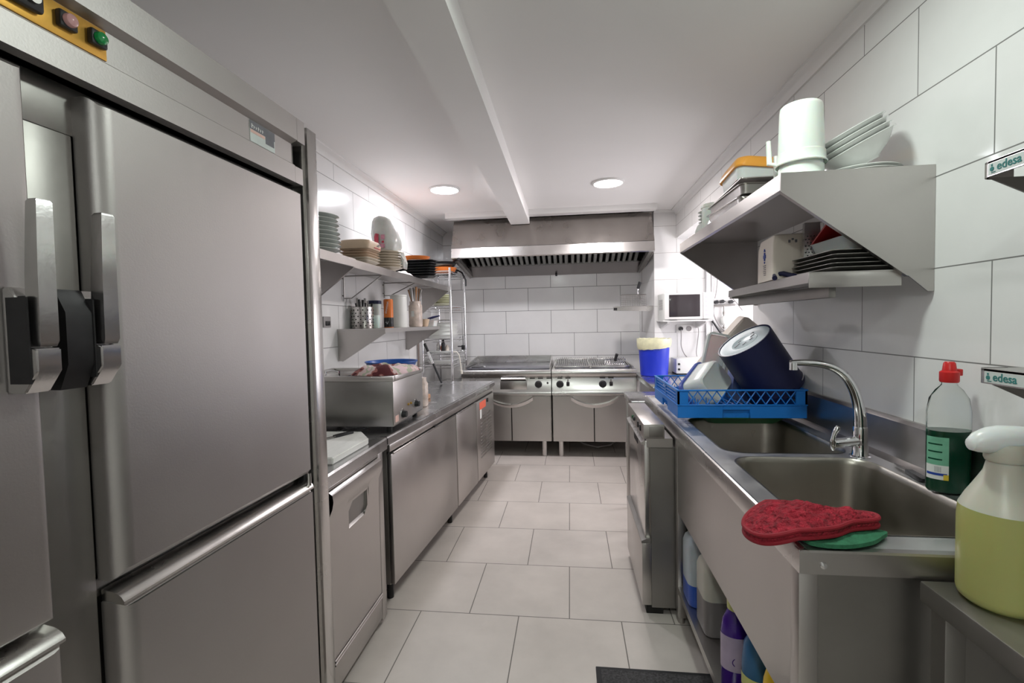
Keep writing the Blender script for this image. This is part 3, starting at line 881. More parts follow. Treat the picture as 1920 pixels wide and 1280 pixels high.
obj('red_print', MB().box(-1.2595, 3.00, 2.004, -1.2575, 3.10, 2.010), REDPRINT, pk)
stack(7, (-1.345, 3.42, 1.902), 0.118, 0.019, BEIGE2, 0.020, 'in the stack under the tied bag', 'cream plate', 'cream plates under the bag', 0.004)
# bag
mb = MB()
cx, cy = -1.335, 3.42
rs = []
for z, rx, ry, ox in ((2.04, 0.09, 0.10, 0), (2.07, 0.105, 0.112, 0), (2.12, 0.104, 0.115, -0.004), (2.17, 0.098, 0.108, -0.012), (2.22, 0.088, 0.095, -0.022), (2.26, 0.078, 0.08, -0.03), (2.285, 0.06, 0.062, -0.035), (2.302, 0.03, 0.03, -0.038)):
    ring = []
    for k in range(36):
        a = 2 * pi * k / 36
        n = 1 + 0.10 * noise.noise(Vector((cos(a) * 2.2, sin(a) * 2.2, z * 9))) + 0.05 * noise.noise(Vector((cos(a) * 6, sin(a) * 6, z * 20)))
        ring.append((cx + ox + rx * n * cos(a), cy + ry * n * sin(a), z + 0.008 * noise.noise(Vector((a, z * 5, 3)))))
    rs.append(ring)
mb.rings(rs, True, True, True)
bg = thing('plastic_bag', 'cloudy plastic bag with red print standing on the stack of cream plates', 'bag', (cx, cy, 2.03))
obj('sack', mb, BAGCL, bg)
def bagpatch(a0, a1, z0, z1, m, nm):
    mb = MB()
    rs = []
    for j in range(6):
        z = z0 + (z1 - z0) * j / 5
        ring = []
        for k in range(8):
            a = a0 + (a1 - a0) * k / 7
            wob = 1 + 0.25 * noise.noise(Vector((k * 0.9, j * 0.9, a0)))
            rx = 0.113 + (0.0 if z < 2.15 else -0.006)
            ring.append((cx - 0.004 + rx * cos(a), cy + (rx + 0.007) * sin(a), z0 + (z - z0) * wob))
        rs.append(ring)
    mb.rings(rs, False)
    obj(nm, mb, m, bg)
bagpatch(-2.05, -1.70, 2.075, 2.16, REDPRINT, 'red_letter')
bagpatch(-1.55, -1.30, 2.115, 2.15, PINKPRINT, 'pink_letter')
bagpatch(-1.95, -1.30, 2.055, 2.085, PINKPRINT, 'pink_motif')
bagpatch(-1.50, -1.35, 2.09, 2.105, REDPRINT, 'red_motif')
mb = MB()
for k in range(3):
    mb.tube([(cx + 0.08 + 0.01 * k, cy + 0.02 * k, 2.04), (cx + 0.115, cy + 0.03 * k, 1.98 - 0.01 * k), (cx + 0.10, cy + 0.05 + 0.03 * k, 1.925)], [0.012, 0.016, 0.008], 8)
obj('loose_film', mb, BAGCL, bg)
mb, _ = cloth([(-1.35, 3.60), (-1.30, 3.58), (-1.285, 3.70), (-1.29, 3.86), (-1.36, 3.90), (-1.40, 3.75)], lambda x, y: 1.901, lambda t: 0.028 * (1 - t * t) + 0.002, amp=0.012, freq=25, seed=9)
single('cling_film', mb, BAGCL, 'crumpled piece of clear film between the bag and the black trays', 'plastic film')
# black trays, stacked and slightly tilted
for i in range(7):
    M = Matrix.Translation((-1.385 + 0.004 * i, 4.17 - 0.004 * i, 1.912 + i * 0.0225)) @ Matrix.Rotation(radians(5), 4, 'X') @ Matrix.Rotation(radians(3 + i * 0.5), 4, 'Z')
    mb = MB().loft([(0.0, 0.15, 0.14, 0.02), (0.018, 0.17, 0.16, 0.025), (0.019, 0.182, 0.172, 0.03), (0.022, 0.182, 0.172, 0.03), (0.021, 0.166, 0.156, 0.025), (0.004, 0.146, 0.136, 0.02)], 4, True, True, M)
    single('oven_tray', mb, BLACK, 'black square tray, %s of the pile on the plate shelf' % NTH[6 - i], 'tray', 'black trays on the upper shelf')

# ---- things on the low shelf
Z1 = 1.479
ch = thing('cutlery_holder', 'perforated steel cutlery holder full of dark handles on the low shelf', 'cutlery holder', (-1.545, 3.42, Z1))
mb = MB().lathe([(0.0, 0.002), (0.078, 0.0), (0.08, 0.004), (0.08, 0.158), (0.083, 0.160), (0.077, 0.160), (0.076, 0.006), (0, 0.006)], (-1.545, 3.42, Z1), seg=40)
hd = obj('cup', mb, STEEL_B, ch)
mb = MB()
for j in range(6):
    for k in range(14):
        a = 2 * pi * (k + 0.5 * (j % 2)) / 14
        p = Vector((-1.545, 3.42, Z1 + 0.02 + j * 0.023)); d = Vector((cos(a), sin(a), 0))
        mb.cyl(p + d * 0.0795, p + d * 0.0812, 0.005, seg=8)
obj('perforations', mb, DARK, hd)
for k in range(9):
    a = k * 2.4
    x, y = -1.545 + 0.05 * cos(a) * (k % 3 + 1) / 3, 3.42 + 0.05 * sin(a) * (k % 3 + 1) / 3
    dx, dy = 0.25 * (x + 1.545), 0.25 * (y - 3.42)
    K = [(x, y, Z1 + 0.01), (x + dx, y + dy, Z1 + 0.13), (x + dx * 1.6, y + dy * 1.6, Z1 + 0.19 + 0.012 * (k % 4))]
    single('cutlery_piece', MB().tube(K, [0.003, 0.004, 0.009], 6), STEEL_D if k % 2 else BLACK, ('steel-handled' if k % 2 else 'black-handled') + ' piece of cutlery standing upright in the perforated holder', 'cutlery', 'cutlery in the perforated holder')
cp_ = thing('plastic_cup', 'tall clear cup with blue rim behind the small white cup on the low shelf', 'cup', (-1.535, 3.62, Z1))
obj('cup', MB().lathe([(0, 0.002), (0.036, 0.0), (0.040, 0.005), (0.050, 0.195), (0.047, 0.195), (0.037, 0.008), (0, 0.006)], (-1.535, 3.62, Z1)), TUBPL, cp_)
obj('blue_rim', MB().lathe([(0.048, 0.188), (0.054, 0.190), (0.054, 0.214), (0.049, 0.216), (0.047, 0.195)], (-1.535, 3.62, Z1)), NAVY, cp_)
single('cup', MB().lathe([(0, 0.002), (0.024, 0.0), (0.027, 0.004), (0.031, 0.098), (0.028, 0.098), (0.025, 0.006), (0, 0.006)], (-1.475, 3.50, Z1)), MILKY, 'small white cup between cutlery holder and orange canister', 'cup')
cn = thing('canister', 'slim orange and black canister on the low shelf', 'canister', (-1.405, 3.58, Z1))
obj('body', MB().lathe([(0, 0.0), (0.035, 0.0), (0.036, 0.003), (0.036, 0.215), (0.033, 0.222), (0, 0.222)], (-1.405, 3.58, Z1)), ORANGE, cn)
obj('black_sleeve', MB().lathe([(0.0355, 0.004), (0.0368, 0.006), (0.0368, 0.078), (0.0355, 0.080)], (-1.405, 3.58, Z1)), BLACK, cn)
mb = MB()
for j in range(5):
    a0 = -1.9 + j * 0.10
    mb.rings([[(-1.405 + 0.0368 * cos(a), 3.58 + 0.0368 * sin(a), z) for a in (a0, a0 + 0.16, a0 + 0.3)] for z in (Z1 + 0.11 + j * 0.018, Z1 + 0.13 + j * 0.018)], False)
obj('pale_print', mb, LBLP, cn)
obj('white_emblem', MB().tube([(-1.405 + 0.0372 * cos(a), 3.58 + 0.0372 * sin(a), Z1 + 0.038 + 0.010 * sin(k * 1.3)) for k, a in enumerate([-1.9 + 0.1 * i for i in range(7)])], 0.0012, 6), LBLW, cn)
wc = thing('canister', 'white cylindrical canister in the middle of the low shelf', 'canister', (-1.425, 3.86, Z1))
obj('drum', MB().lathe([(0, 0.0), (0.066, 0.0), (0.068, 0.004), (0.068, 0.255), (0.071, 0.257), (0.071, 0.270), (0.066, 0.272), (0, 0.272)], (-1.425, 3.86, Z1), seg=40), WPLAST, wc)
jr = thing('utensil_jar', 'glass jar of wooden utensils on the low shelf beside the white canister', 'jar', (-1.36, 4.10, Z1))
obj('jar', MB().lathe([(0, 0.0), (0.055, 0.0), (0.060, 0.01), (0.060, 0.185), (0.050, 0.20), (0.050, 0.225), (0.047, 0.225), (0.047, 0.20), (0.056, 0.18), (0.056, 0.012), (0, 0.008)], (-1.36, 4.10, Z1)), JARM, jr)
obj('paper_label', MB().rings([[(-1.36 + 0.061 * cos(a), 4.10 + 0.061 * sin(a), z) for a in (-1.9, -1.75, -1.6, -1.45)] for z in (Z1 + 0.09, Z1 + 0.14)], False), LBLW, jr)
for k in range(6):
    a = k * 1.05
    x, y = -1.36 + 0.025 * cos(a), 4.10 + 0.025 * sin(a)
    single('utensil', MB().tube([(x, y, Z1 + 0.012), (x + 0.012 * cos(a), y + 0.012 * sin(a), Z1 + 0.24), (x + 0.03 * cos(a), y + 0.03 * sin(a), Z1 + 0.33 + 0.01 * (k % 3))], [0.004, 0.005, 0.012], 8), WOODU if k % 2 else STEEL_D,
           ('wooden' if k % 2 else 'grey metal') + ' long-handled utensil bundled in the glass jar', 'utensil', 'utensils in the jar')
single('mortar', MB().lathe([(0, 0), (0.03, 0), (0.034, 0.012), (0.048, 0.07), (0.044, 0.07), (0.03, 0.02), (0, 0.014)], (-1.36, 4.36, Z1)), BEIGEP, 'small tan mortar past the utensil jar on the low shelf', 'mortar')
single('plastic_tub', MB().loft([(0, 0.045, 0.05, 0.015), (0.05, 0.052, 0.058, 0.015), (0.053, 0.058, 0.064, 0.018), (0.056, 0.058, 0.064, 0.018)], 5, True, True, Matrix.Translation((-1.345, 4.52, Z1))), TUBPL, 'little clear tub at the far end of the low shelf', 'tub')
single('ladle', MB().tube([(-1.37, 4.50, Z1 + 0.072), (-1.32, 4.50, Z1 + 0.085), (-1.25, 4.48, Z1 + 0.100)], [0.010, 0.012, 0.006], 8), NAVY, 'dark blue spatula lying across the little clear tub', 'spatula')
# sharpening steel leaning by the bain-marie
ss = thing('knife_steel', 'black and chrome sharpening rod hanging at a slant under the low shelf', 'sharpening rod', (-1.27, 4.45, 0.95))
obj('rod', MB().cyl((-1.362, 4.45, 1.235), (-1.315, 4.45, 1.12), 0.011), CHROME, ss)
obj('upper_grip', MB().cyl((-1.395, 4.45, 1.315), (-1.362, 4.45, 1.235), 0.013), BLACK, ss)
obj('lower_grip', MB().cyl((-1.315, 4.45, 1.12), (-1.235, 4.45, 0.93), 0.010), BLACK, ss)
# jar and bread behind the bain-marie
single('glass_jar', MB().lathe([(0, 0), (0.05, 0), (0.055, 0.01), (0.055, 0.16), (0.045, 0.175), (0.045, 0.20), (0, 0.202)], (-1.06, 3.25, 0.923)), JARM, 'jar standing on the counter just past the bain-marie', 'jar')
single('wooden_block', MB().box(-1.22, 3.42, 0.923, -1.09, 3.60, 0.955, 0.006), WOODU, 'small brown wooden block on the counter past the jar', 'block')

# ================================================================ CHROME RACK (back corner)
rk = thing('wire_rack', 'tall chrome wire rack standing in the corner beside the griddle range', 'rack', (-1.43, 5.38, 0))
RX0, RX1, RY0, RY1 = -1.60, -1.275, 5.03, 5.72
for x in (RX0, RX1):
    for y in (RY0, RY1):
        obj('post', MB().cyl((x, y, 0.02), (x, y, 2.105), 0.0135, seg=14).lathe([(0.017, 0), (0.017, 0.02)], (x, y, 0), cap0=True, cap1=True, seg=14), CHROME, rk)
for z in (0.25, 1.05, 1.17, 1.335, 1.54, 1.695, 2.07):
    mb = MB()
    for x in (RX0, RX1): mb.cyl((x, RY0, z), (x, RY1, z), 0.006, seg=8).cyl((x, RY0, z - 0.03), (x, RY1, z - 0.03), 0.004, seg=8)
    for y in (RY0, RY1): mb.cyl((RX0, y, z), (RX1, y, z), 0.006, seg=8).cyl((RX0, y, z - 0.03), (RX1, y, z - 0.03), 0.004, seg=8)
    for k in range(1, 9):
        x = RX0 + (RX1 - RX0) * k / 9
        mb.cyl((x, RY0, z + 0.004), (x, RY1, z + 0.004), 0.0025, seg=6)
    obj('wire_shelf', mb, CHROME, rk)
def rackpan(name, c, r, h, m, label, handle=None, hm=BLACK):
    t = thing(name, label, 'pan', c)
    obj('bowl', MB().lathe([(0, 0), (r * 0.78, 0), (r * 0.86, 0.008), (r, h - 0.004), (r * 1.02, h), (r * 0.98, h), (r * 0.82, 0.012), (0, 0.008)], c, seg=36), m, t)
    if handle:
        obj('handle', MB().tube(handle, [0.008, 0.010, 0.012, 0.010][:len(handle)], 8), hm, t)
    return t
rackpan('serving_pan', (-1.415, 5.30, 2.082), 0.148, 0.05, ORANGE, 'shallow orange pan on top of the wire rack, closer to the range')
rackpan('serving_pan', (-1.435, 5.25, 2.142), 0.135, 0.02, STEEL_D, 'flat grey pan resting inside the orange pan on the rack')
rackpan('serving_pan', (-1.42, 4.36, 2.098), 0.125, 0.034, ORANGE, 'shallow orange pan lying on the pile of black trays')
rackpan('frying_pan', (-1.445, 5.545, 2.082), 0.140, 0.055, BLACK, 'black frying pan with drooping handle on the far end of the wire rack', [(-1.31, 5.50, 2.13), (-1.235, 5.45, 2.09), (-1.19, 5.42, 2.00), (-1.185, 5.41, 1.93)])
rackpan('frying_pan', (-1.440, 5.45, 2.168), 0.140, 0.045, BLACK, 'upper dark frying pan stacked on the pan with the drooping handle', [(-1.315, 5.34, 2.205), (-1.24, 5.22, 2.205), (-1.19, 5.12, 2.20)])
for i in range(5):
    single('plate', plate_mb((-1.43, 5.22 + 0.003 * i, 1.703 + i * 0.024), 0.125, 0.024), LEMON, 'pale yellow plate, %s on the rack tier below the pans' % NTH[4 - i], 'plate', 'pale plates on the wire rack')
for i in range(4):
    mb = MB().loft([(0, 0.12, 0.16, 0.02), (0.035, 0.135, 0.175, 0.02), (0.038, 0.142, 0.182, 0.02), (0.043, 0.142, 0.182, 0.02)], 4, True, True, Matrix.Translation((-1.425, 5.26, 1.342 + i * 0.044)))
    single('foam_box', mb, WPLAST, 'white food box, %s in the pile on the wire rack' % NTH[3 - i], 'box', 'white boxes on the wire rack')
single('serving_tray', MB().loft([(0, 0.11, 0.14, 0.03), (0.018, 0.13, 0.16, 0.03), (0.022, 0.14, 0.17, 0.03), (0.026, 0.14, 0.17, 0.03)], 5, True, True, Matrix.Translation((-1.43, 5.25, 1.176))), PORC, 'white tray with small bottles on the rack at counter height', 'tray')
for k, (x, y, h, m, lb) in enumerate(((-1.46, 5.16, 0.10, STEEL_B, 'small steel shaker'), (-1.40, 5.15, 0.12, BLACK, 'small black bottle'), (-1.43, 5.22, 0.07, ORANGE, 'small orange pot'), (-1.37, 5.20, 0.06, CREAM, 'small cream pot'))):
    single('condiment_bottle', MB().lathe([(0, 0), (0.020, 0), (0.022, 0.004), (0.022, h * 0.65), (0.012, h * 0.8), (0.012, h), (0, h + 0.002)], (x, y, 1.203), seg=16), m, lb + ' on the white tray in the wire rack', 'bottle')
single('serving_tray', MB().loft([(0, 0.12, 0.15, 0.03), (0.03, 0.14, 0.17, 0.03), (0.034, 0.145, 0.175, 0.03), (0.04, 0.145, 0.175, 0.03)], 5, True, True, Matrix.Translation((-1.43, 5.25, 1.058))), PORC, 'empty white tray one tier under the tray with small bottles', 'tray')
single('gas_lighter', MB().tube([(-1.255, 5.50, 1.36), (-1.255, 5.50, 1.24)], 0.004, 8).box(-1.275, 5.49, 1.19, -1.235, 5.51, 1.245, 0.006).box(-1.32, 5.493, 1.225, -1.275, 5.507, 1.237, 0.003), BLACK, 'black kitchen lighter hanging by the far post of the wire rack', 'lighter')
mb = MB().tube([(-1.275, 5.10, 1.19), (-1.24, 5.11, 1.19), (-1.215, 5.12, 1.15), (-1.20, 5.12, 1.05), (-1.195, 5.12, 0.985)], 0.006, 8)
cw = thing('power_cable', 'short white cable with plug dangling off the rack in front of the griddle', 'cable', (-1.20, 5.12, 0.95))
obj('cord', mb, CABLEW, cw)
obj('plug', MB().cyl((-1.195, 5.12, 0.985), (-1.192, 5.12, 0.945), 0.016, 0.013), CABLEW, cw)

# ================================================================ RANGES
def arc_door(x0, x1, xc, hw, sag, z0, z1, y):
    """door outline with the share of the round grip cut out of its top edge"""
    R = (hw * hw + sag * sag) / (2 * sag)
    zc = z1 + R - sag
    top = []
    n = 14
    for k in range(n + 1):
        x = x1 + (x0 - x1) * k / n
        d = abs(x - xc)
        z = z1 if d >= hw else zc - math.sqrt(max(R * R - d * d, 0))
        top.append((x, z))
    return [(x0, z0), (x1, z0)] + top
def range_unit(name, label, x0, x1, split, hc, hw, loc):
    t = thing(name, label, 'range', loc)
    yF = 5.20
    mb = MB().box(x0 + 0.004, yF + 0.03, 0.18, x1 - 0.004, 6.10, 0.90)
    obj('body', mb, STEEL_D, t)
    mb = MB().prism([(yF - 0.012, 0.905), (yF - 0.018, 0.925), (yF - 0.018, 0.958), (yF - 0.008, 0.972), (yF + 0.05, 0.975), (6.10, 0.975), (6.10, 0.895), (yF + 0.02, 0.895), (yF, 0.897)], 'x', x0 + 0.002, x1 - 0.002)
    obj('top_frame', mb, STEEL_B, t)
    mb = MB().prism([(yF + 0.05, 0.692), (yF - 0.014, 0.692), (yF - 0.036, 0.700), (yF - 0.040, 0.718), (yF - 0.030, 0.742), (yF + 0.020, 0.876), (yF + 0.018, 0.894), (yF + 0.05, 0.894)], 'x', x0 + 0.002, x1 - 0.002)
    cpn = obj('control_panel', mb, STEEL_B, t)
    mb = MB().prism([(yF + 0.020, 0.190), (yF + 0.032, 0.190), (yF + 0.045, 0.690), (yF + 0.010, 0.690)], 'x', x0 + 0.01, x1 - 0.01)
    obj('grip_backing', mb, STEEL_B, t)
    obj('door_gap_shade', MB().box(split - 0.012, yF + 0.004, 0.188, split + 0.012, yF + 0.022, 0.592), DARK, t)  # black strip set in as the shade between the two doors
    for a, b in ((x0 + 0.012, split - 0.006), (split + 0.006, x1 - 0.012)):
        mb = MB().prism(arc_door(a, b, hc, hw, 0.088, 0.187, 0.684, yF), 'y', yF - 0.010, yF + 0.010)
        obj('door', mb, STEEL, t)
    # scooped grip rim
    R = (hw * hw + 0.088 ** 2) / (2 * 0.088)
    zc = 0.684 + R - 0.088
    pts = []
    for k in range(25):
        x = hc - hw * 0.98 + 2 * hw * 0.98 * k / 24
        x = min(max(x, x0 + 0.014), x1 - 0.014)
        d = abs(x - hc)
        pts.append((x, zc - math.sqrt(R * R - d * d)))
    mb = MB()
    mb.rings([[(x, yF - 0.0105, z - 0.040) for x, z in pts], [(x, yF - 0.016, z - 0.026) for x, z in pts], [(x, yF - 0.026, z - 0.010) for x, z in pts], [(x, yF - 0.026, z - 0.003) for x, z in pts], [(x, yF - 0.012, z - 0.001) for x, z in pts], [(x, yF + 0.01, z - 0.001) for x, z in pts]], False)
    obj('handle_rim', mb, STEEL_B, t)
    for x in (x0 + 0.09, x1 - 0.09):
        for y in (5.30, 6.0):
            obj('leg', MB().cyl((x, y, 0.0), (x, y, 0.185), 0.031, seg=20), STEEL_B, t)
    return t, cpn
def rknob(x, z, par, r=0.040):
    y = 5.20
    k = obj('knob', MB().lathe([(r * 1.02, 0.002), (r, 0.012), (r * 0.82, 0.018), (r * 0.78, 0.034), (0, 0.036)], (x, y, z), (0, -1, 0), 28), BLACK, par)
    obj('pointer', MB().box(x - 0.006, y - 0.046, z - r * 0.7, x + 0.006, y - 0.034, z + r * 0.7, 0.002), DARKM, k)
rg, pn = range_unit('griddle_range', 'stainless griddle range with grease drawer, beside the wire rack in the cooking niche', -1.215, -0.212, -0.655, -0.665, 0.255, (-0.71, 5.65, 0))
rknob(-0.352, 0.815, pn)
obj('igniter', MB().cyl((-0.252, 5.202, 0.832), (-0.252, 5.185, 0.832), 0.010, seg=14), BLACK, pn)
mb = MB().box(-0.775, 5.178, 0.752, -0.478, 5.205, 0.885, 0.003)
dr = obj('grease_drawer', mb, STEEL_B, rg)
obj('drawer_lip', MB().prism([(5.180, 0.868), (5.158, 0.872), (5.150, 0.884), (5.156, 0.894), (5.166, 0.886), (5.185, 0.890)], 'x', -0.76, -0.492), STEEL_B, dr)
obj('slot', MB().box(-0.765, 5.174, 0.856, -0.487, 5.179, 0.868), DARK, dr)
mb = MB()
for x in (-0.42, -0.33, -0.235): mb.box(x - 0.028, 5.210, 0.876, x + 0.028, 5.2235, 0.886)
obj('vent_slots', mb, DARK, pn)
mb = MB().box(-1.17, 5.27, 0.976, -0.235, 5.99, 0.990, 0.004)
obj('griddle_plate', mb, GREASE, rg)
mb = MB().prism([(5.30, 0.976), (6.06, 0.976), (6.06, 1.075), (5.98, 1.075), (5.36, 1.015), (5.30, 0.996)], 'x', -0.235, -0.222)
mb.prism([(5.30, 0.976), (6.06, 0.976), (6.06, 1.075), (5.98, 1.075), (5.36, 1.015), (5.30, 0.996)], 'x', -1.195, -1.182)
mb.box(-1.195, 6.05, 0.976, -0.222, 6.062, 1.075)
obj('splash_guard', mb, STEEL_B, rg)
gs = thing('grill_scraper', 'small scraper with round metal ends lying on the griddle plate', 'scraper', (-1.03, 5.36, 0.991))
obj('rod', MB().tube([(-1.12, 5.31, 0.998), (-1.05, 5.33, 0.998), (-1.0, 5.36, 1.0)], 0.006, 8), BLACK, gs)
obj('knob', MB().lathe([(0, 0), (0.018, 0.004), (0.018, 0.014), (0, 0.02)], (-0.985, 5.37, 0.992), seg=16), CHROME, gs)

rg2, pn2 = range_unit('fryer_range', 'stainless range with open grates and two large black knobs, closer to the blue bin', -0.206, 0.700, 0.248, 0.253, 0.258, (0.25, 5.65, 0))
rknob(-0.117, 0.815, pn2)
rknob(0.343, 0.815, pn2)
for x in (-0.030, 0.432):
    th2 = obj('tap_knob', MB().box(x - 0.017, 5.170, 0.800, x + 0.017, 5.205, 0.842, 0.006), DARKM, pn2)
    obj('tap_spindle', MB().cyl((x, 5.185, 0.842), (x, 5.185, 0.870), 0.006), STEEL_D, th2)
mb = MB()
for x in (-0.117, -0.03, 0.343, 0.432): mb.box(x - 0.028, 5.210, 0.876, x + 0.028, 5.2235, 0.886)
obj('vent_slots', mb, DARK, pn2)
obj('cooking_well', MB().box(-0.17, 5.30, 0.9755, 0.66, 5.98, 0.979), GREASE, rg2)
for gx0, gx1 in ((-0.165, 0.205), (0.235, 0.645)):
    mb = MB()
    n = 16
    for k in range(n + 1):
        x = gx0 + (gx1 - gx0) * k / n
        mb.cyl((x, 5.36, 0.995), (x, 5.95, 1.03), 0.0035, seg=6)
        mb.box(x - 0.004, 5.945, 1.03, x + 0.004, 5.955, 1.052)
    mb.box(gx0 - 0.005, 5.345, 0.980, gx1 + 0.005, 5.365, 0.999, 0.003).box(gx0 - 0.005, 5.94, 1.018, gx1 + 0.005, 5.96, 1.036, 0.003)
    obj('grate', mb, STEEL_B, rg2)
obj('rim', MB().box(-0.19, 5.28, 0.975, -0.175, 6.04, 1.0).box(0.665, 5.28, 0.975, 0.680, 6.04, 1.0).box(-0.19, 6.03, 0.975, 0.68, 6.045, 1.02).box(0.212, 5.3, 0.975, 0.228, 6.03, 1.0), STEEL_B, rg2)
fb = thing('fryer_basket', 'fryer basket with upright black handle on the open-grate range', 'fryer basket', (0.50, 5.50, 0.995))
mb = MB()
for k in range(9):
    x = 0.40 + 0.025 * k
    mb.cyl((x, 5.42, 1.004), (x, 5.60, 1.004), 0.002, seg=5).cyl((x, 5.42, 1.004), (x, 5.42, 1.05), 0.002, seg=5).cyl((x, 5.60, 1.004), (x, 5.60, 1.05), 0.002, seg=5)
for k in range(7): mb.cyl((0.40, 5.42 + 0.03 * k, 1.004), (0.60, 5.42 + 0.03 * k, 1.004), 0.002, seg=5)
mb.tube([(0.40, 5.42, 1.05), (0.60, 5.42, 1.05), (0.60, 5.60, 1.05), (0.40, 5.60, 1.05), (0.40, 5.42, 1.05)], 0.003, 6)
obj('wire_cage', mb, CHROME, fb)
obj('handle', MB().cyl((0.495, 5.40, 1.05), (0.515, 5.38, 1.125), 0.016, 0.018), BLACK, fb)
obj('bracket', MB().cyl((0.44, 5.40, 1.03), (0.56, 5.40, 1.03), 0.012), CHROME, fb)
single('gas_hose', MB().tube([(0.02, 5.75, 0.10), (0.15, 5.62, 0.05), (0.30, 5.56, 0.03), (0.45, 5.60, 0.05), (0.58, 5.75, 0.11)], 0.010, 8), CABLEG, 'grey hose drooping in the dark gap beneath the ranges', 'hose')

# ================================================================ HOOD
hd_ = thing('extractor_hood', 'wide stainless steel extractor hood above the two ranges', 'hood', (-0.2, 5.6, 2.1))
hx0, hx1 = -1.285, 0.895
mb = MB()
mb.rings([[(hx0 + 0.012, 5.275, 2.645), (hx1 - 0.012, 5.275, 2.645), (hx1 - 0.012, 6.14, 2.645), (hx0 + 0.012, 6.14, 2.645)],
          [(hx0, 5.165, 2.328), (hx1, 5.165, 2.328), (hx1, 6.14, 2.328), (hx0, 6.14, 2.328)]], True, True, False)
obj('canopy', mb, HOODS, hd_)
mb = MB()
mb.prism([(5.172, 2.328), (5.163, 2.324), (5.149, 2.222), (5.160, 2.212), (5.180, 2.222), (5.180, 2.30), (5.175, 2.328)], 'x', hx0, hx1)
obj('front_lip', mb, STEEL_B, hd_)
def inner(x0, x1):
    return MB().prism([(5.18, 2.328), (5.18, 2.215), (6.12, 2.085), (6.14, 2.085), (6.14, 2.328)], 'x', x0, x1)
obj('side_panel', inner(hx0, hx0 + 0.012), HOODS, hd_)
obj('side_panel', inner(hx1 - 0.012, hx1), HOODS, hd_)
# side gutters sloping to the back
obj('side_gutter', MB().prism([(5.19, 2.22), (6.10, 2.09), (6.10, 2.14), (5.19, 2.27)], 'x', hx1 - 0.05, hx1 - 0.013), STEEL_D, hd_)
obj('side_gutter', MB().prism([(5.19, 2.22), (6.10, 2.09), (6.10, 2.14), (5.19, 2.27)], 'x', hx0 + 0.013, hx0 + 0.05), STEEL_D, hd_)
obj('rear_gutter', MB().prism([(5.95, 2.215), (5.96, 2.205), (6.10, 2.095), (6.13, 2.095), (6.13, 2.30), (5.98, 2.225)], 'x', hx0 + 0.03, hx1 - 0.03), STEEL, hd_)
obj('drain_screw', MB().cyl((-0.16, 6.09, 2.105), (-0.16, 6.06, 2.085), 0.014), BLACK, hd_)
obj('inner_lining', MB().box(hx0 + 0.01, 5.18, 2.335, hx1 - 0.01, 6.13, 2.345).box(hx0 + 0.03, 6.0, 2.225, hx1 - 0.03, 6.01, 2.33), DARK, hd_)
nf = 5
for f in range(nf):
    a = hx0 + 0.055 + (hx1 - hx0 - 0.11) * f / nf
    b = hx0 + 0.055 + (hx1 - hx0 - 0.11) * (f + 1) / nf - 0.008
    mb = MB()
    nb = 6
    w = (b - a) / nb
    for k in range(nb):
        x = a + w * (k + 0.5)
        for y0_, z0_, y1_, z1_ in ((5.96, 2.212, 5.62, 2.335),):
            rs = []
            for (yy, zz) in ((y0_, z0_), (y1_, z1_)):
                rs.append([(x - w * 0.34, yy, zz + 0.012), (x - w * 0.24, yy - 0.005, zz - 0.002), (x + w * 0.24, yy - 0.005, zz - 0.002), (x + w * 0.34, yy, zz + 0.012)])
            mb.rings(rs, False)
    mb.box(a, 5.955, 2.205, b, 5.968, 2.222).box(a, 5.60, 2.325, b, 5.62, 2.342)
    obj('baffle_filter', mb, FILTER, hd_)
# ================================================================ SINK UNIT
SX0, SX1, SY0, SY1, SZ = 0.503, 1.125, 1.115, 3.33, 0.975
sk = thing('sink_unit', 'long stainless steel two-basin sink unit against the tiled wall', 'sink', (0.84, 2.2, 0))
mb = MB()
def rr_ring(x0, y0, x1, y1, r, z, n=8):
    pts = []
    for cx, cy, a0 in ((x1 - r, y1 - r, 0), (x0 + r, y1 - r, pi / 2), (x0 + r, y0 + r, pi), (x1 - r, y0 + r, 1.5 * pi)):
        for k in range(n + 1):
            a = a0 + pi / 2 * k / n
            pts.append((cx + r * cos(a), cy + r * sin(a), z))
    return pts
def cell(x0, y0, x1, y1, hole, r):
    hx0, hy0, hx1, hy1 = hole
    inner = rr_ring(hx0, hy0, hx1, hy1, r, SZ)
    cx, cy = (hx0 + hx1) / 2, (hy0 + hy1) / 2
    outer = []
    n = 9
    for q_, (X, Y) in enumerate(((x1, y1), (x0, y1), (x0, y0), (x1, y0))):
        for k in range(n):
            px, py, _ = inner[q_ * n + k]
            t = k / (n - 1)
            if q_ in (0, 2):
                P = (X, py, SZ) if t < 0.5 else (px, Y, SZ)
            else:
                P = (px, Y, SZ) if t < 0.5 else (X, py, SZ)
            if k == n // 2: P = (X, Y, SZ)
            outer.append(P)
    mb.rings([outer, inner], True)
B1 = (0.592, 1.212, 1.062, 1.868)
B2 = (0.598, 1.925, 1.062, 2.60)
XF = 0.525
cell(XF, 1.14, SX1, 1.895, B1, 0.085)
cell(XF, 1.895, SX1, 2.66, B2, 0.085)
mb.face([mb.v(p) for p in ((XF, 2.66, SZ), (SX1, 2.66, SZ), (SX1, 3.30, SZ), (XF, 3.30, SZ))])
obj('worktop', mb, SINKT, sk)
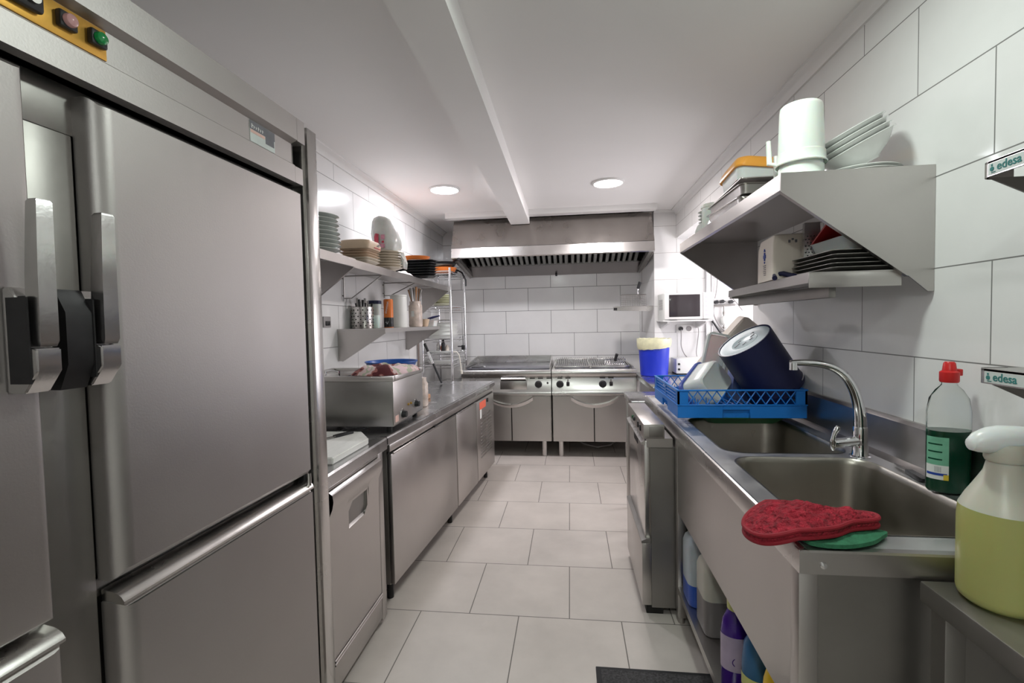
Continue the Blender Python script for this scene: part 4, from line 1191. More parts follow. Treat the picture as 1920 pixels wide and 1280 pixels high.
for x0, y0, x1, y1 in (B1, B2):
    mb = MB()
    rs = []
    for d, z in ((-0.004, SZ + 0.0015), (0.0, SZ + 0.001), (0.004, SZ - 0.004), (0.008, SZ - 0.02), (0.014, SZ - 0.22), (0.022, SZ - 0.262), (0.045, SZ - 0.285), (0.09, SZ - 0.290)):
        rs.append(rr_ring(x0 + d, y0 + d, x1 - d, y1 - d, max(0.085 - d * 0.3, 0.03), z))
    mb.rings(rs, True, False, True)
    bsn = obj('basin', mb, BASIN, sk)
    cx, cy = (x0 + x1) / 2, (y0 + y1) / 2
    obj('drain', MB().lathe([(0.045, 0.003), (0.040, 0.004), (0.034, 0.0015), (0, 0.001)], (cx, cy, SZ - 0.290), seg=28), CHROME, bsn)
# rolled rim along front and ends
mb = MB()
prof = [(-0.0, -0.052), (0.0, -0.006), (0.004, 0.004), (0.010, 0.007), (0.017, 0.004), (0.022, 0.0)]
mb.rings([[(SX0 + u, y, SZ + w) for u, w in prof] for y in (SY0, SY1)], False)
mb.rings([[(x, SY1 - u, SZ + w) for u, w in prof] for x in (SX0, SX1)], False)
obj('front_rim', mb, STEEL_B, sk)
mb = MB()
mb.rings([[(x, SY0 + u, SZ + w) for u, w in ((0.0, -0.052), (0.0, -0.003), (0.004, 0.001), (0.025, 0.0))] for x in (SX0, 1.155)], False)
obj('end_lip', mb, STEEL, sk)
obj('screw', MB().lathe([(0, 0.004), (0.007, 0.003), (0.008, 0)], (0.553, SY0, 0.944), (0, -1, 0), 14), CHROME, sk)
mb = MB().prism([(SX1, SZ - 0.002), (SX1, SZ), (1.150, 0.990), (1.150, 1.118), (1.160, 1.130), (1.174, 1.130), (1.174, SZ - 0.002)], 'y', SY0, SY1)
obj('splashback', mb, STEEL, sk)
# apron
mb = MB().box(0.508, 1.165, 0.560, 0.514, 2.40, 0.93)
mb.box(0.508, 2.36, 0.86, 0.514, SY1 - 0.02, 0.93)
obj('apron', mb, STEEL, sk)
for x in (0.506, 1.10):
    for y in (SY0 + 0.010, 2.36, SY1 - 0.06):
        obj('leg', MB().box(x, y, 0.03, x + 0.042, y + 0.042, 0.925, 0.003).cyl((x + 0.021, y + 0.021, 0), (x + 0.021, y + 0.021, 0.035), 0.016), STEEL, sk)
mb = MB().box(0.55, SY0 + 0.020, 0.05, 1.10, SY0 + 0.024, 0.925)
obj('end_panel', mb, STEEL_D, sk)
mb = MB().prism([(0.506, 0.155), (0.506, 0.188), (1.14, 0.188), (1.14, 0.184), (0.510, 0.184), (0.510, 0.155)], 'y', 1.14, 2.36)
obj('lower_shelf', mb, STEEL, sk)
obj('back_panel', MB().box(1.145, 1.16, 0.05, 1.150, SY1, 0.93), STEEL_D, sk)

# tap
tp = thing('tap', 'tall chrome mixer tap with swan neck behind the near basin', 'tap', (1.066, 1.897, SZ))
mb = MB().lathe([(0.030, 0.0), (0.030, 0.004), (0.026, 0.010), (0.0245, 0.05), (0.0235, 0.105), (0.022, 0.112), (0.0, 0.112)], (1.066, 1.897, SZ), seg=28)
bd_ = obj('body', mb, CHROME, tp)
pts = [(1.066, 1.897, 1.07), (1.065, 1.897, 1.12), (1.058, 1.897, 1.175), (1.042, 1.897, 1.228), (1.014, 1.897, 1.275), (0.975, 1.897, 1.306), (0.925, 1.897, 1.322), (0.87, 1.897, 1.327), (0.822, 1.897, 1.326)]
def smooth(P, k=4):
    P = [Vector(p) for p in P]
    out = []
    for i in range(len(P) - 1):
        p0, p1, p2, p3 = P[max(i - 1, 0)], P[i], P[i + 1], P[min(i + 2, len(P) - 1)]
        for j in range(k):
            t = j / k
            out.append(0.5 * ((2 * p1) + (-p0 + p2) * t + (2 * p0 - 5 * p1 + 4 * p2 - p3) * t * t + (-p0 + 3 * p1 - 3 * p2 + p3) * t ** 3))
    out.append(P[-1])
    return out
sp_ = smooth(pts)
mb = MB().tube(sp_, [0.0215 - 0.0105 * i / (len(sp_) - 1) for i in range(len(sp_))], 18)
spo = obj('spout', mb, CHROME, tp)
obj('aerator', MB().cyl((0.832, 1.897, 1.328), (0.832, 1.897, 1.300), 0.014, seg=18), CHROME, spo)
mb = MB().tube(smooth([(1.066, 1.897, 1.035), (1.03, 1.89, 1.032), (0.99, 1.885, 1.028), (0.965, 1.882, 1.026)], 3), [0.020, 0.019, 0.018, 0.018, 0.018, 0.018, 0.019, 0.019, 0.019, 0.018], 14)
lv = obj('lever_body', mb, CHROME, bd_)
obj('lever', MB().tube(smooth([(0.966, 1.882, 1.000), (0.962, 1.880, 1.03), (0.967, 1.880, 1.06), (0.982, 1.880, 1.090)], 3), [0.004, 0.008, 0.009, 0.009, 0.009, 0.008, 0.008, 0.009, 0.010, 0.008], 10), CHROME, bd_)
obj('flange', MB().lathe([(0.034, 0), (0.034, 0.003), (0.028, 0.006)], (1.066, 1.897, SZ), seg=28), CHROME, bd_)

# ================================================================ DISHWASHER BESIDE THE SINK
dx0 = 0.357
ds = thing('undercounter_dishwasher', 'stainless undercounter dishwasher with a small control panel, under the far half of the sink', 'dishwasher', (0.7, 2.75, 0))
obj('body', MB().prism([(0.392, 0.04), (1.04, 0.04), (1.04, 0.66), (0.587, 0.66), (0.587, 0.858), (0.392, 0.858)], 'y', 2.425, 3.05), STEEL_D, ds)
mb = MB().box(dx0, 2.420, 0.905, 0.460, 3.05, 0.978, 0.003)
mb.box(0.375, 2.425, 0.86, 0.50, 3.048, 0.906)
cs = obj('control_console', mb, STEEL, ds)
obj('side_cap', MB().box(0.385, 2.4165, 0.915, 0.452, 2.4205, 0.968, 0.001), STEEL_D, cs)
for y, m_, r in ((2.80, GREENP, 0.012), (2.745, BLACK, 0.013)):
    obj('button', MB().lathe([(0, 0.010), (r * 0.8, 0.009), (r, 0.0)], (dx0, y, 0.940), (-1, 0, 0), 16), m_, cs)
for y in (2.60, 2.52):
    obj('button', MB().box(dx0 - 0.006, y - 0.014, 0.925, dx0, y + 0.014, 0.956, 0.002), BLACK, cs)
mb = MB().box(dx0 + 0.006, 2.44, 0.385, 0.395, 3.04, 0.890, 0.004)
dd = obj('door', mb, STEEL_B, ds)
obj('door_lip', MB().prism([(dx0 + 0.008, 0.868), (dx0 - 0.010, 0.875), (dx0 - 0.012, 0.884), (dx0 + 0.010, 0.892)], 'y', 2.43, 3.045), STEEL_B, dd)
obj('handle_slot', MB().loft([(0, 0.085, 0.020, 0.018), (0.004, 0.085, 0.020, 0.018)], 5, True, True, basis((dx0 + 0.005, 2.74, 0.835), (0, 1, 0), (0, 0, 1))), DARK, dd)
mb = MB().box(dx0 - 0.012, 2.425, 0.05, 0.392, 3.05, 0.370, 0.003)
lp = obj('lower_panel', mb, STEEL, ds)
obj('panel_step', MB().prism([(dx0 - 0.014, 0.370), (dx0 - 0.014, 0.382), (dx0 + 0.01, 0.392), (0.39, 0.392), (0.39, 0.370)], 'y', 2.425, 3.05), STEEL_D, lp)
mb = MB()
for x in (0.42, 1.0):
    for y in (2.46, 3.0): mb.cyl((x, y, 0), (x, y, 0.045), 0.02)
obj('foot', mb, RUBBER, ds)
obj('plinth', MB().box(dx0 + 0.01, 2.44, 0.0, 0.45, 3.04, 0.045), DARK, ds)

st_ = thing('side_table', 'narrow stainless worktop between the sink end and the fryer range', 'worktop', (0.75, 3.62, 0))
obj('top', MB().box(0.42, 3.40, 0.885, 1.10, 3.86, 0.930, 0.004), STEEL_T, st_)
for x in (0.45, 1.05):
    for y in (3.43, 3.82):
        obj('leg', MB().box(x - 0.018, y - 0.018, 0, x + 0.018, y + 0.018, 0.886, 0.003), STEEL, st_)
st_ = thing('prep_table', 'stainless table in the bright recess carrying the blue bin', 'table', (0.98, 4.8, 0))
obj('top', MB().box(0.705, 4.22, 0.870, 1.42, 5.43, 0.918, 0.004), STEEL_T, st_)
obj('undershelf', MB().box(0.73, 4.25, 0.30, 1.40, 5.40, 0.315), STEEL_D, st_)
for x in (0.73, 1.39):
    for y in (4.25, 5.40):
        obj('leg', MB().box(x - 0.018, y - 0.018, 0, x + 0.018, y + 0.018, 0.872, 0.003), STEEL_B, st_)
single('cardboard_box', MB().box(0.95, 4.9, 0.317, 1.3, 5.3, 0.62, 0.004), WOODU, 'dark brown box on the undershelf of the bright recess table', 'box')

# ================================================================ BLUE DISH RACK AND WHAT LEANS IN IT
kx0, ky0, kx1, ky1, kz0, kz1 = 0.522, 2.41, 1.12, 3.05, 1.012, 1.152
gt = single('rinse_tray', MB().loft([(0, 0.16, 0.26, 0.03), (0.028, 0.19, 0.29, 0.03), (0.0335, 0.20, 0.30, 0.03), (0.0355, 0.20, 0.30, 0.03)], 5, True, True, Matrix.Translation((0.845, 2.72, 0.976))), GREENP, 'dark green tray beneath the blue dish rack', 'tray')
br_ = thing('dish_rack', 'blue plastic dishwasher rack with lattice sides over the far basin', 'dish rack', ((kx0 + kx1) / 2, (ky0 + ky1) / 2, kz0))
def ring4(mb, z0, z1, t, o=0.0):
    a, b, c, d = kx0 - o, ky0 - o, kx1 + o, ky1 + o
    mb.box(a, b, z0, c, b + t, z1, 0.002, 1).box(a, d - t, z0, c, d, z1, 0.002, 1).box(a, b + t, z0, a + t, d - t, z1, 0.002, 1).box(c - t, b + t, z0, c, d - t, z1, 0.002, 1)
mb = MB()
# lower band with hand slots cut as recesses
for a, b in ((kx0, 0.735), (0.86, kx1)):
    mb.box(a, ky0, kz0, b, ky0 + 0.010, kz0 + 0.062, 0.002, 1)
mb.box(0.735, ky0, kz0 + 0.042, 0.86, ky0 + 0.010, kz0 + 0.062)
mb.box(0.735, ky0 + 0.012, kz0, 0.86, ky0 + 0.016, kz0 + 0.045)
mb.box(kx0, ky1 - 0.010, kz0, kx1, ky1, kz0 + 0.062, 0.002, 1).box(kx1 - 0.01, ky0 + 0.01, kz0, kx1, ky1 - 0.01, kz0 + 0.062)
for a, b in ((ky0 + 0.01, 2.66), (2.80, ky1 - 0.01)):
    mb.box(kx0, a, kz0, kx0 + 0.010, b, kz0 + 0.062)
mb.box(kx0, 2.66, kz0 + 0.042, kx0 + 0.010, 2.80, kz0 + 0.062)
obj('lower_band', mb, BLUE, br_)
mb = MB()
ring4(mb, kz1 - 0.008, kz1, 0.012, 0.004)
ring4(mb, kz0 + 0.060, kz0 + 0.067, 0.012, 0.003)
obj('rim', mb, BLUE, br_)
mb = MB()
for x in (kx0, kx1 - 0.05):
    for y in (ky0, ky1 - 0.009): mb.box(x, y, kz0 + 0.06, x + 0.05, y + 0.009, kz1 - 0.005)
for y in (ky0, ky1 - 0.05):
    for x in (kx0, kx1 - 0.009): mb.box(x, y, kz0 + 0.06, x + 0.009, y + 0.05, kz1 - 0.005)
obj('corner', mb, BLUE, br_)
mb = MB()
zl, zh = kz0 + 0.066, kz1 - 0.008
def lattice(a, b, fix, along_x):
    n = 11
    w = (b - a) / n
    for k in range(n):
        for s in (0, 1):
            p = a + w * k + (0 if s == 0 else w)
            q_ = a + w * k + (w if s == 0 else 0)
            A = (p, fix, zl) if along_x else (fix, p, zl)
            Bq = (q_, fix, zh) if along_x else (fix, q_, zh)
            mb.cyl(A, Bq, 0.0028, seg=6)
lattice(kx0 + 0.05, kx1 - 0.05, ky0 + 0.005, True)
obj('lattice_side', mb, BLUE, br_)
mb = MB()
lattice(kx0 + 0.05, kx1 - 0.05, ky1 - 0.005, True)
obj('lattice_side', mb, BLUE, br_)
mb = MB()
lattice(ky0 + 0.05, ky1 - 0.05, kx1 - 0.005, False)
obj('lattice_side', mb, BLUE, br_)
mb = MB()
for k in range(4):
    z = zl + 0.004 + k * (zh - zl) / 4
    mb.box(kx0 + 0.002, ky0 + 0.05, z, kx0 + 0.008, ky1 - 0.05, z + 0.006)
mb.box(kx0 + 0.003, 2.72, zl, kx0 + 0.009, 2.74, zh).box(kx0 + 0.003, 2.455, zl, kx0 + 0.009, 2.47, zh).box(kx0 + 0.003, 2.99, zl, kx0 + 0.009, 3.005, zh)
obj('slotted_side', mb, BLUE, br_)
mb = MB()
for k in range(1, 13):
    x = kx0 + (kx1 - kx0) * k / 13
    mb.box(x - 0.003, ky0 + 0.01, kz0 + 0.006, x + 0.003, ky1 - 0.01, kz0 + 0.014)
for k in range(1, 14):
    y = ky0 + (ky1 - ky0) * k / 14
    mb.box(kx0 + 0.01, y - 0.003, kz0 + 0.006, kx1 - 0.01, y + 0.003, kz0 + 0.014)
obj('grid_floor', mb, BLUE, br_)
mb = MB()
for i in range(1, 11):
    for j in range(1, 12):
        x = kx0 + (kx1 - kx0) * i / 11
        y = ky0 + (ky1 - ky0) * j / 12
        if x < 0.72 or y > 2.9:
            mb.cyl((x, y, kz0 + 0.012), (x, y, kz0 + 0.085), 0.004, 0.002, seg=6)
obj('peg', mb, BLUE, br_)

# dark blue bucket lying base-up
ax = Vector((0.56, 0.13, -0.818)).normalized()
c0 = Vector((0.879, 2.55, 1.384))
bk = thing('bucket', 'dark blue bucket tipped over in the dish rack with its pale base showing', 'bucket', (1.0, 2.7, 1.05))
LNG = 0.310
mb = MB().lathe([(0.0, 0.008), (0.131, 0.008), (0.132, 0.0), (0.1385, 0.0), (0.1395, 0.010), (0.1405, LNG - 0.03), (0.1415, LNG - 0.028), (0.143, LNG - 0.020), (0.143, LNG), (0.138, LNG), (0.135, 0.02), (0.0, 0.016)], c0, ax, 56)
bko = obj('shell', mb, NAVY, bk)
mb = MB().lathe([(0.0, -0.0018), (0.06, -0.0015), (0.062, -0.003), (0.066, -0.003), (0.068, -0.001), (0.105, -0.001), (0.120, -0.004), (0.130, -0.004), (0.1315, 0.008)], c0 + ax * 0.008, ax, 56)
bs_ = obj('base', mb, DISC, bk)
ex = ax.orthogonal().normalized()
up_ = Vector((0.83, 0.35, 0.55)); up_ = (up_ - ax * up_.dot(ax)).normalized()
side_ = ax.cross(up_)
mb = MB()
for k, (u, w, a, b) in enumerate(((0.05, 0.012, 0.016, 0.004), (0.072, -0.012, 0.010, 0.005), (-0.02, 0.02, 0.012, 0.003), (-0.035, -0.018, 0.018, 0.004), (0.02, 0.03, 0.010, 0.003), (0.0, -0.035, 0.008, 0.004))):
    Mx = basis(c0 + ax * 0.0055 + up_ * u + side_ * w, up_, side_)
    mb.box(-a, -b, -0.001, a, b, 0.0012, M=Mx)
obj('moulded_mark', mb, GREYPRINT, bs_)
hb = [c0 + ax * (LNG - 0.02) + (side_ * cos(a) + up_ * sin(a)) * 0.144 + ax * 0.0 for a in [0.35 + 0.14 * i for i in range(8)]]
obj('bail_handle', MB().tube(hb, 0.003, 6), CHROME, bk)

# pale tub with translucent blue rim
nrm = Vector((0.56, -0.72, 0.40)).normalized()
u_ = Vector((0.80, 0.1, 0.62)); u_ = (u_ - nrm * u_.dot(nrm)).normalized()
v_ = nrm.cross(u_)
tb = thing('food_tub', 'pale rectangular food tub with blue rim tilted in the dish rack', 'tub', (0.78, 2.72, 1.03))
M = basis(Vector((0.765, 2.60, 1.172)), u_, v_)
# local z of M = u x v = nrm
mb = MB().loft([(-0.115, 0.128, 0.092, 0.035), (-0.06, 0.120, 0.086, 0.035), (-0.008, 0.112, 0.079, 0.032), (0.0, 0.104, 0.071, 0.030), (-0.004, 0.09, 0.06, 0.025)], 7, False, True, M)
obj('tub', mb, TUBPL, tb)
mb = MB().loft([(-0.128, 0.138, 0.100, 0.040), (-0.108, 0.138, 0.100, 0.040), (-0.106, 0.128, 0.092, 0.036), (-0.128, 0.128, 0.092, 0.036), (-0.128, 0.138, 0.100, 0.040)], 7, False, False, M)
obj('blue_rim', mb, mat('blue_translucent_rim', (0.10, 0.14, 0.48), 0.25, 0, 6, 0.05, sss=0.1), tb)
M = basis(Vector((0.905, 2.76, 1.135)), (0.15, 0.1, 1.0), (0.85, 0.5, -0.1))
single('food_tub', MB().loft([(-0.05, 0.088, 0.07, 0.02), (0.0, 0.082, 0.064, 0.02), (0.002, 0.076, 0.058, 0.02)], 5, True, True, M), mat('pale_blue_tub', (0.28, 0.34, 0.62), 0.25, 0, 6, 0.05, sss=0.2),
       'bluish see-through tub squeezed between pale tub and dark blue bucket', 'tub')
M = basis(Vector((0.845, 2.93, 1.255)), (0.22, 0.02, 0.97), (0.95, 0.25, -0.2))
ct_ = thing('container_lid', 'tall white see-through container lid standing at the back of the dish rack', 'lid', (0.82, 2.93, 1.03))
obj('panel', MB().loft([(0.0, 0.145, 0.060, 0.02), (0.004, 0.145, 0.060, 0.02)], 5, True, True, M), TUBPL, ct_)
obj('rim', MB().loft([(-0.008, 0.160, 0.075, 0.03), (0.010, 0.160, 0.075, 0.03), (0.010, 0.148, 0.063, 0.024), (-0.008, 0.148, 0.063, 0.024), (-0.008, 0.160, 0.075, 0.03)], 6, False, False, M), WPLAST, ct_)
# cream tub behind the bucket
A = Vector((1.035, 2.96, 1.515)); e1 = Vector((-0.66, 0, -0.75)); e2 = Vector((0.75, 0, -0.66))
cen = A + e1 * 0.20 + e2 * 0.080
M = basis(cen + Vector((0, 0.05, 0)), e1, e2)
mb = MB().loft([(-0.05, 0.205, 0.086, 0.03), (0.04, 0.200, 0.080, 0.03), (0.05, 0.19, 0.07, 0.03)], 6, True, True, M)
single('crate', mb, CREAM, 'big cream plastic box tilted behind the dark blue bucket', 'box')

# ================================================================ UNDER THE SINK
def jerry(c, hx, hy, h, lvl, m1, m2, label):
    t = thing('jerrycan', label, 'jerrycan', c)
    T = Matrix.Translation(c)
    mb = MB().loft([(lvl, hx, hy, 0.035), (h * 0.80, hx, hy, 0.035), (h * 0.88, hx * 0.93, hy * 0.92, 0.04), (h * 0.95, hx * 0.70, hy * 0.72, 0.04), (h, hx * 0.4, hy * 0.5, 0.03)], 6, False, True, T)
    obj('upper_shell', mb, m1, t)
    mb = MB().loft([(0.0, hx * 0.93, hy * 0.93, 0.03), (0.012, hx, hy, 0.035), (lvl, hx, hy, 0.035)], 6, True, False, T)
    obj('filled_part', mb, m2, t)
    obj('cap', MB().cyl(Vector(c) + Vector((hx * 0.3, 0, h)), Vector(c) + Vector((hx * 0.3, 0, h + 0.03)), 0.024), BLACK, t)
jerry((0.605, 2.255, 0.190), 0.088, 0.075, 0.335, 0.10, JERRY, JBLUE, 'white jerrycan with some blue liquid under the sink')
jerry((0.615, 2.055, 0.190), 0.085, 0.078, 0.320, 0.15, JERRY2, JGREY, 'white jerrycan half full of brownish liquid under the sink')
pb = thing('cleaner_bottle', 'purple cleaner bottle with yellow-green cap on the shelf under the sink', 'bottle', (0.560, 1.70, 0.189))
mb = MB().lathe([(0, 0), (0.045, 0.0), (0.050, 0.01), (0.050, 0.225), (0.044, 0.262), (0.027, 0.297), (0.018, 0.305), (0, 0.306)], (0.560, 1.70, 0.189), seg=32, sx=1.0, sy=0.8)
obj('body', mb, PURPLE, pb)
obj('label', MB().lathe([(0.0512, 0.095), (0.0512, 0.215)], (0.560, 1.70, 0.189), seg=32, sx=1.0, sy=0.8), PURL, pb)
obj('label_ring', MB().lathe([(0.012, 0), (0.015, 0.0)], (0.549, 1.6615, 0.319), (0, -1, 0), 20), PURPLE, pb)
obj('cap', MB().lathe([(0.021, 0.294), (0.029, 0.300), (0.030, 0.350), (0.018, 0.38), (0.010, 0.40), (0, 0.402)], (0.560, 1.70, 0.189), seg=24), YGREEN, pb)
bb = thing('cleaner_bottle', 'dark blue bottle with yellow label beside the purple bottle under the sink', 'bottle', (0.585, 1.575, 0.189))
obj('body', MB().lathe([(0, 0), (0.042, 0.0), (0.047, 0.01), (0.047, 0.20), (0.040, 0.26), (0.022, 0.295), (0.018, 0.31), (0, 0.312)], (0.585, 1.575, 0.189), seg=28), STEELBLUE, bb)
obj('label', MB().lathe([(0.0482, 0.05), (0.0482, 0.165)], (0.585, 1.575, 0.189), seg=28), YGREEN, bb)
obj('dark_stripe', MB().lathe([(0.0486, 0.11), (0.0486, 0.128)], (0.585, 1.575, 0.189), seg=28).lathe([(0.0486, 0.065), (0.0486, 0.09)], (0.585, 1.575, 0.189), seg=28), GREYPRINT, bb)
single('cleaner_bottle', MB().lathe([(0, 0), (0.045, 0.0), (0.050, 0.01), (0.050, 0.17), (0.044, 0.235), (0.030, 0.29), (0.018, 0.325), (0, 0.327)], (0.60, 1.445, 0.189), seg=28), YELLOW, 'bright yellow bottle under the sink, closest to the camera', 'bottle')

# ================================================================ MITT, CLOTH, SOAP, SPRAY
def zs(x, y):
    z = SZ + 0.008
    d = max(0.0, 0.500 - x) + max(0.0, 1.112 - y) * 0.9
    return z + 0.011 - d * 0.45 - (0.0 if d == 0 else 0.002)
def zs2(x, y): return SZ + 0.004
mb, _ = cloth([(0.535, 1.135), (0.60, 1.122), (0.67, 1.145), (0.715, 1.180), (0.735, 1.200), (0.715, 1.212), (0.66, 1.21), (0.58, 1.22), (0.53, 1.20)], zs2, lambda t: 0.010 + 0.004 * (1 - t), amp=0.004, freq=30, seed=4)
single('cleaning_cloth', mb, GREENC, 'folded green cloth lying under the red terry mitt', 'cloth')
out = [(0.424, 1.225), (0.430, 1.180), (0.452, 1.148), (0.495, 1.130), (0.545, 1.134), (0.600, 1.152), (0.650, 1.184), (0.715, 1.204), (0.724, 1.238), (0.655, 1.256), (0.590, 1.292), (0.520, 1.305), (0.468, 1.290), (0.436, 1.260)]
mb, pts_ = cloth(out, lambda x, y: max(zs(x, y), SZ + 0.016 if x > 0.50 and y > 1.112 else -9), lambda t: 0.024 + 0.022 * (1 - t * t), m=16, amp=0.013, freq=34, seed=1)
mt = thing('terry_mitt', 'dark red terry mitt draped over the near corner of the sink', 'mitt', (0.55, 1.22, SZ))
mo = obj('pile', mb, REDTERRY, mt)
mb = MB()
zz = lambda x, y: max(zs(x, y), SZ + 0.016 if x > 0.50 and y > 1.112 else -9)
loop = [(x, y, zz(x, y) + 0.022) for x, y in pts_]
mb.tube(loop + [loop[0]], 0.0055, 8, False)
loop = [(x * 0.995 + 0.003, y, zz(x, y) + 0.004) for x, y in pts_]
mb.tube(loop + [loop[0]], 0.0050, 8, False)
obj('binding', mb, REDTRIM, mt)
tg = [(0.525 + 0.012 * k, 1.160 + 0.0035 * k, SZ + 0.0475 - 0.001 * k + 0.001 * (k % 2)) for k in range(4)]
obj('white_tag', MB().tube(tg, 0.0022, 6), LBLW, mt)

dsb = thing('dish_soap_bottle', 'clear dish soap bottle with red cap and green liquid on the sink edge', 'bottle', (1.100, 1.53, SZ))
c = (1.100, 1.53, 0.977)
obj('shell', MB().lathe([(0, 0), (0.050, 0.0), (0.055, 0.008), (0.055, 0.235), (0.049, 0.275), (0.034, 0.300), (0.022, 0.312), (0.019, 0.318), (0.019, 0.335)], c, seg=40, sx=1.0, sy=0.72), PET, dsb)
obj('soap', MB().lathe([(0, 0.003), (0.048, 0.003), (0.0535, 0.010), (0.0535, 0.182), (0, 0.182)], c, seg=40, sx=1.0, sy=0.72), SOAPG, dsb)
cap_ = obj('cap', MB().lathe([(0.021, 0.322), (0.023, 0.326), (0.023, 0.352), (0.017, 0.356), (0.014, 0.378), (0.011, 0.382), (0, 0.382)], c, seg=24).box(1.100 + 0.008, 1.52, 1.318, 1.100 + 0.030, 1.54, 1.338, 0.003), RED, dsb)
def wrap(cx_, cy_, rx, ry, a0, a1, z0, z1, n=10):
    return MB().rings([[(cx_ + rx * cos(a0 + (a1 - a0) * k / n), cy_ + ry * sin(a0 + (a1 - a0) * k / n), z) for k in range(n + 1)] for z in (z0, z1)], False)
obj('green_label', wrap(1.100, 1.53, 0.0562, 0.0405, pi * 0.98, pi * 1.36, 1.055, 1.142), LBLG, dsb)
lw = obj('white_label', wrap(1.100, 1.53, 0.0564, 0.0407, pi * 0.98, pi * 1.36, 1.018, 1.060), LBLW, dsb)
obj('blue_stripe', wrap(1.100, 1.53, 0.0567, 0.0410, pi * 1.0, pi * 1.34, 1.030, 1.037), LBLB, lw)
obj('yellow_spot', wrap(1.100, 1.53, 0.0567, 0.0410, pi * 1.29, pi * 1.36, 1.018, 1.034), LBLY, lw)
mb = MB()
for k in range(5): mb.rings(([[(1.100 + 0.0568 * cos(a), 1.53 + 0.0411 * sin(a), z) for a in (pi * (1.16 + 0.022 * k), pi * (1.166 + 0.022 * k))] for z in (1.040, 1.056)]), False)
obj('barcode', mb, GREYPRINT, lw)
mb = MB()
for k in range(3):
    z = 1.075 + k * 0.022
    mb.rings([[(1.100 + 0.0566 * cos(a), 1.53 + 0.0409 * sin(a), zz_) for a in [pi * (1.03 + 0.03 * j) for j in range(9)]] for zz_ in (z, z + 0.004)], False)
obj('dark_lines', mb, SOAPG, dsb)

kk = thing('kitchen_knife', 'small black-handled knife lying between tap and dish soap bottle', 'knife', (1.11, 1.68, SZ))
K = basis((1.085, 1.600, 0.984), (0.16, 0.98, 0), (-0.98, 0.16, 0))
mb = MB().setm(K).rings([[(x, w, -t), (x, w, t), (x, -w, t), (x, -w, -t)] for x, w, t in ((0, 0.006, 0.004), (0.01, 0.011, 0.007), (0.05, 0.010, 0.007), (0.095, 0.010, 0.006))], True, True, True)
obj('grip', mb, BLACK, kk)
mb = MB().setm(K).rings([[(x, a, -0.001), (x, a, 0.001), (x, b, 0.001), (x, b, -0.001)] for x, a, b in ((0.095, 0.009, -0.008), (0.14, 0.009, -0.006), (0.185, 0.003, 0.0))], True, True, True)
obj('blade', mb, STEEL_B, kk)

# near table
TZ = 0.925
nt_ = thing('prep_table', 'stainless table in the near corner with the yellow spray bottle on it', 'table', (1.0, 0.6, 0))
obj('top', MB().box(0.742, -0.35, TZ - 0.045, 1.16, 1.105, TZ, 0.004), STEEL_D, nt_)
for x in (0.775, 1.12):
    for y in (-0.30, 1.07):
        obj('leg', MB().box(x - 0.02, y - 0.02, 0, x + 0.02, y + 0.02, TZ - 0.044, 0.003), STEEL_D, nt_)
wb = thing('plastic_box', 'white plastic box with a lipped rim behind the yellow spray bottle', 'box', (1.075, 1.24, SZ))
M = Matrix.Translation((1.062, 1.23, SZ + 0.002)) @ Matrix.Rotation(radians(0), 4, 'Z')
obj('shell', MB().loft([(0, 0.055, 0.062, 0.015), (0.055, 0.070, 0.080, 0.02), (0.058, 0.088, 0.095, 0.022), (0.064, 0.088, 0.095, 0.022), (0.063, 0.066, 0.076, 0.02), (0.006, 0.05, 0.056, 0.015)], 5, True, True, M), WPLAST, wb)
sb = thing('spray_bottle', 'frosted spray bottle of yellow liquid with white trigger head on the near table', 'spray bottle', (0.840, 1.03, TZ))
c = (0.840, 1.03, TZ)
obj('filled_body', MB().lathe([(0, 0.0), (0.055, 0.0), (0.066, 0.010), (0.068, 0.020), (0.068, 0.165), (0.066, 0.190), (0, 0.190)], c, seg=48), LIQY, sb)
obj('shoulder', MB().lathe([(0.066, 0.190), (0.056, 0.212), (0.042, 0.238), (0.030, 0.262), (0.0255, 0.282), (0.0255, 0.292), (0, 0.292)], c, seg=40), FROST, sb)
obj('collar', MB().lathe([(0.0275, 0.284), (0.030, 0.290), (0.030, 0.315), (0.027, 0.320), (0, 0.320)], c, seg=32), FROST, sb)
mb = MB()
# trigger head: long domed shroud pointing back over the bottle towards the lens side
rs = []
for x, w, z0, z1 in ((-0.062, 0.006, 0.312, 0.322), (-0.060, 0.013, 0.305, 0.330), (-0.050, 0.018, 0.302, 0.341), (-0.032, 0.022, 0.300, 0.350), (-0.010, 0.0255, 0.298, 0.354), (0.02, 0.024, 0.300, 0.353), (0.06, 0.021, 0.312, 0.350), (0.085, 0.014, 0.325, 0.345)):
    ring = []
    for k in range(14):
        a = 2 * pi * k / 14
        ring.append((c[0] + 0.0 + x, c[1] + w * cos(a), TZ + (z0 + z1) / 2 + (z1 - z0) / 2 * sin(a)))
    rs.append(ring)
mb.rings(rs, True, True, True)
hd2 = obj('trigger_head', mb, WHITEN, sb)
obj('trigger', MB().tube([(c[0] + 0.045, c[1], TZ + 0.315), (c[0] + 0.060, c[1], TZ + 0.285), (c[0] + 0.062, c[1], TZ + 0.245)], [0.008, 0.007, 0.005], 8), WHITEN, hd2)
obj('amber_label', wrap(0.840, 1.03, 0.0692, 0.0692, pi * 1.70, pi * 2.2, TZ + 0.030, TZ + 0.148, 14), AMBER, sb)
mb = MB()
for k in range(5):
    z = TZ + 0.045 + 0.02 * k
    mb.rings([[(0.840 + 0.0696 * cos(a), 1.03 + 0.0696 * sin(a), zz_) for a in [pi * (1.73 + 0.03 * j) for j in range(6)]] for zz_ in (z, z + 0.0025)], False)
obj('label_lines', mb, LBLP, sb)

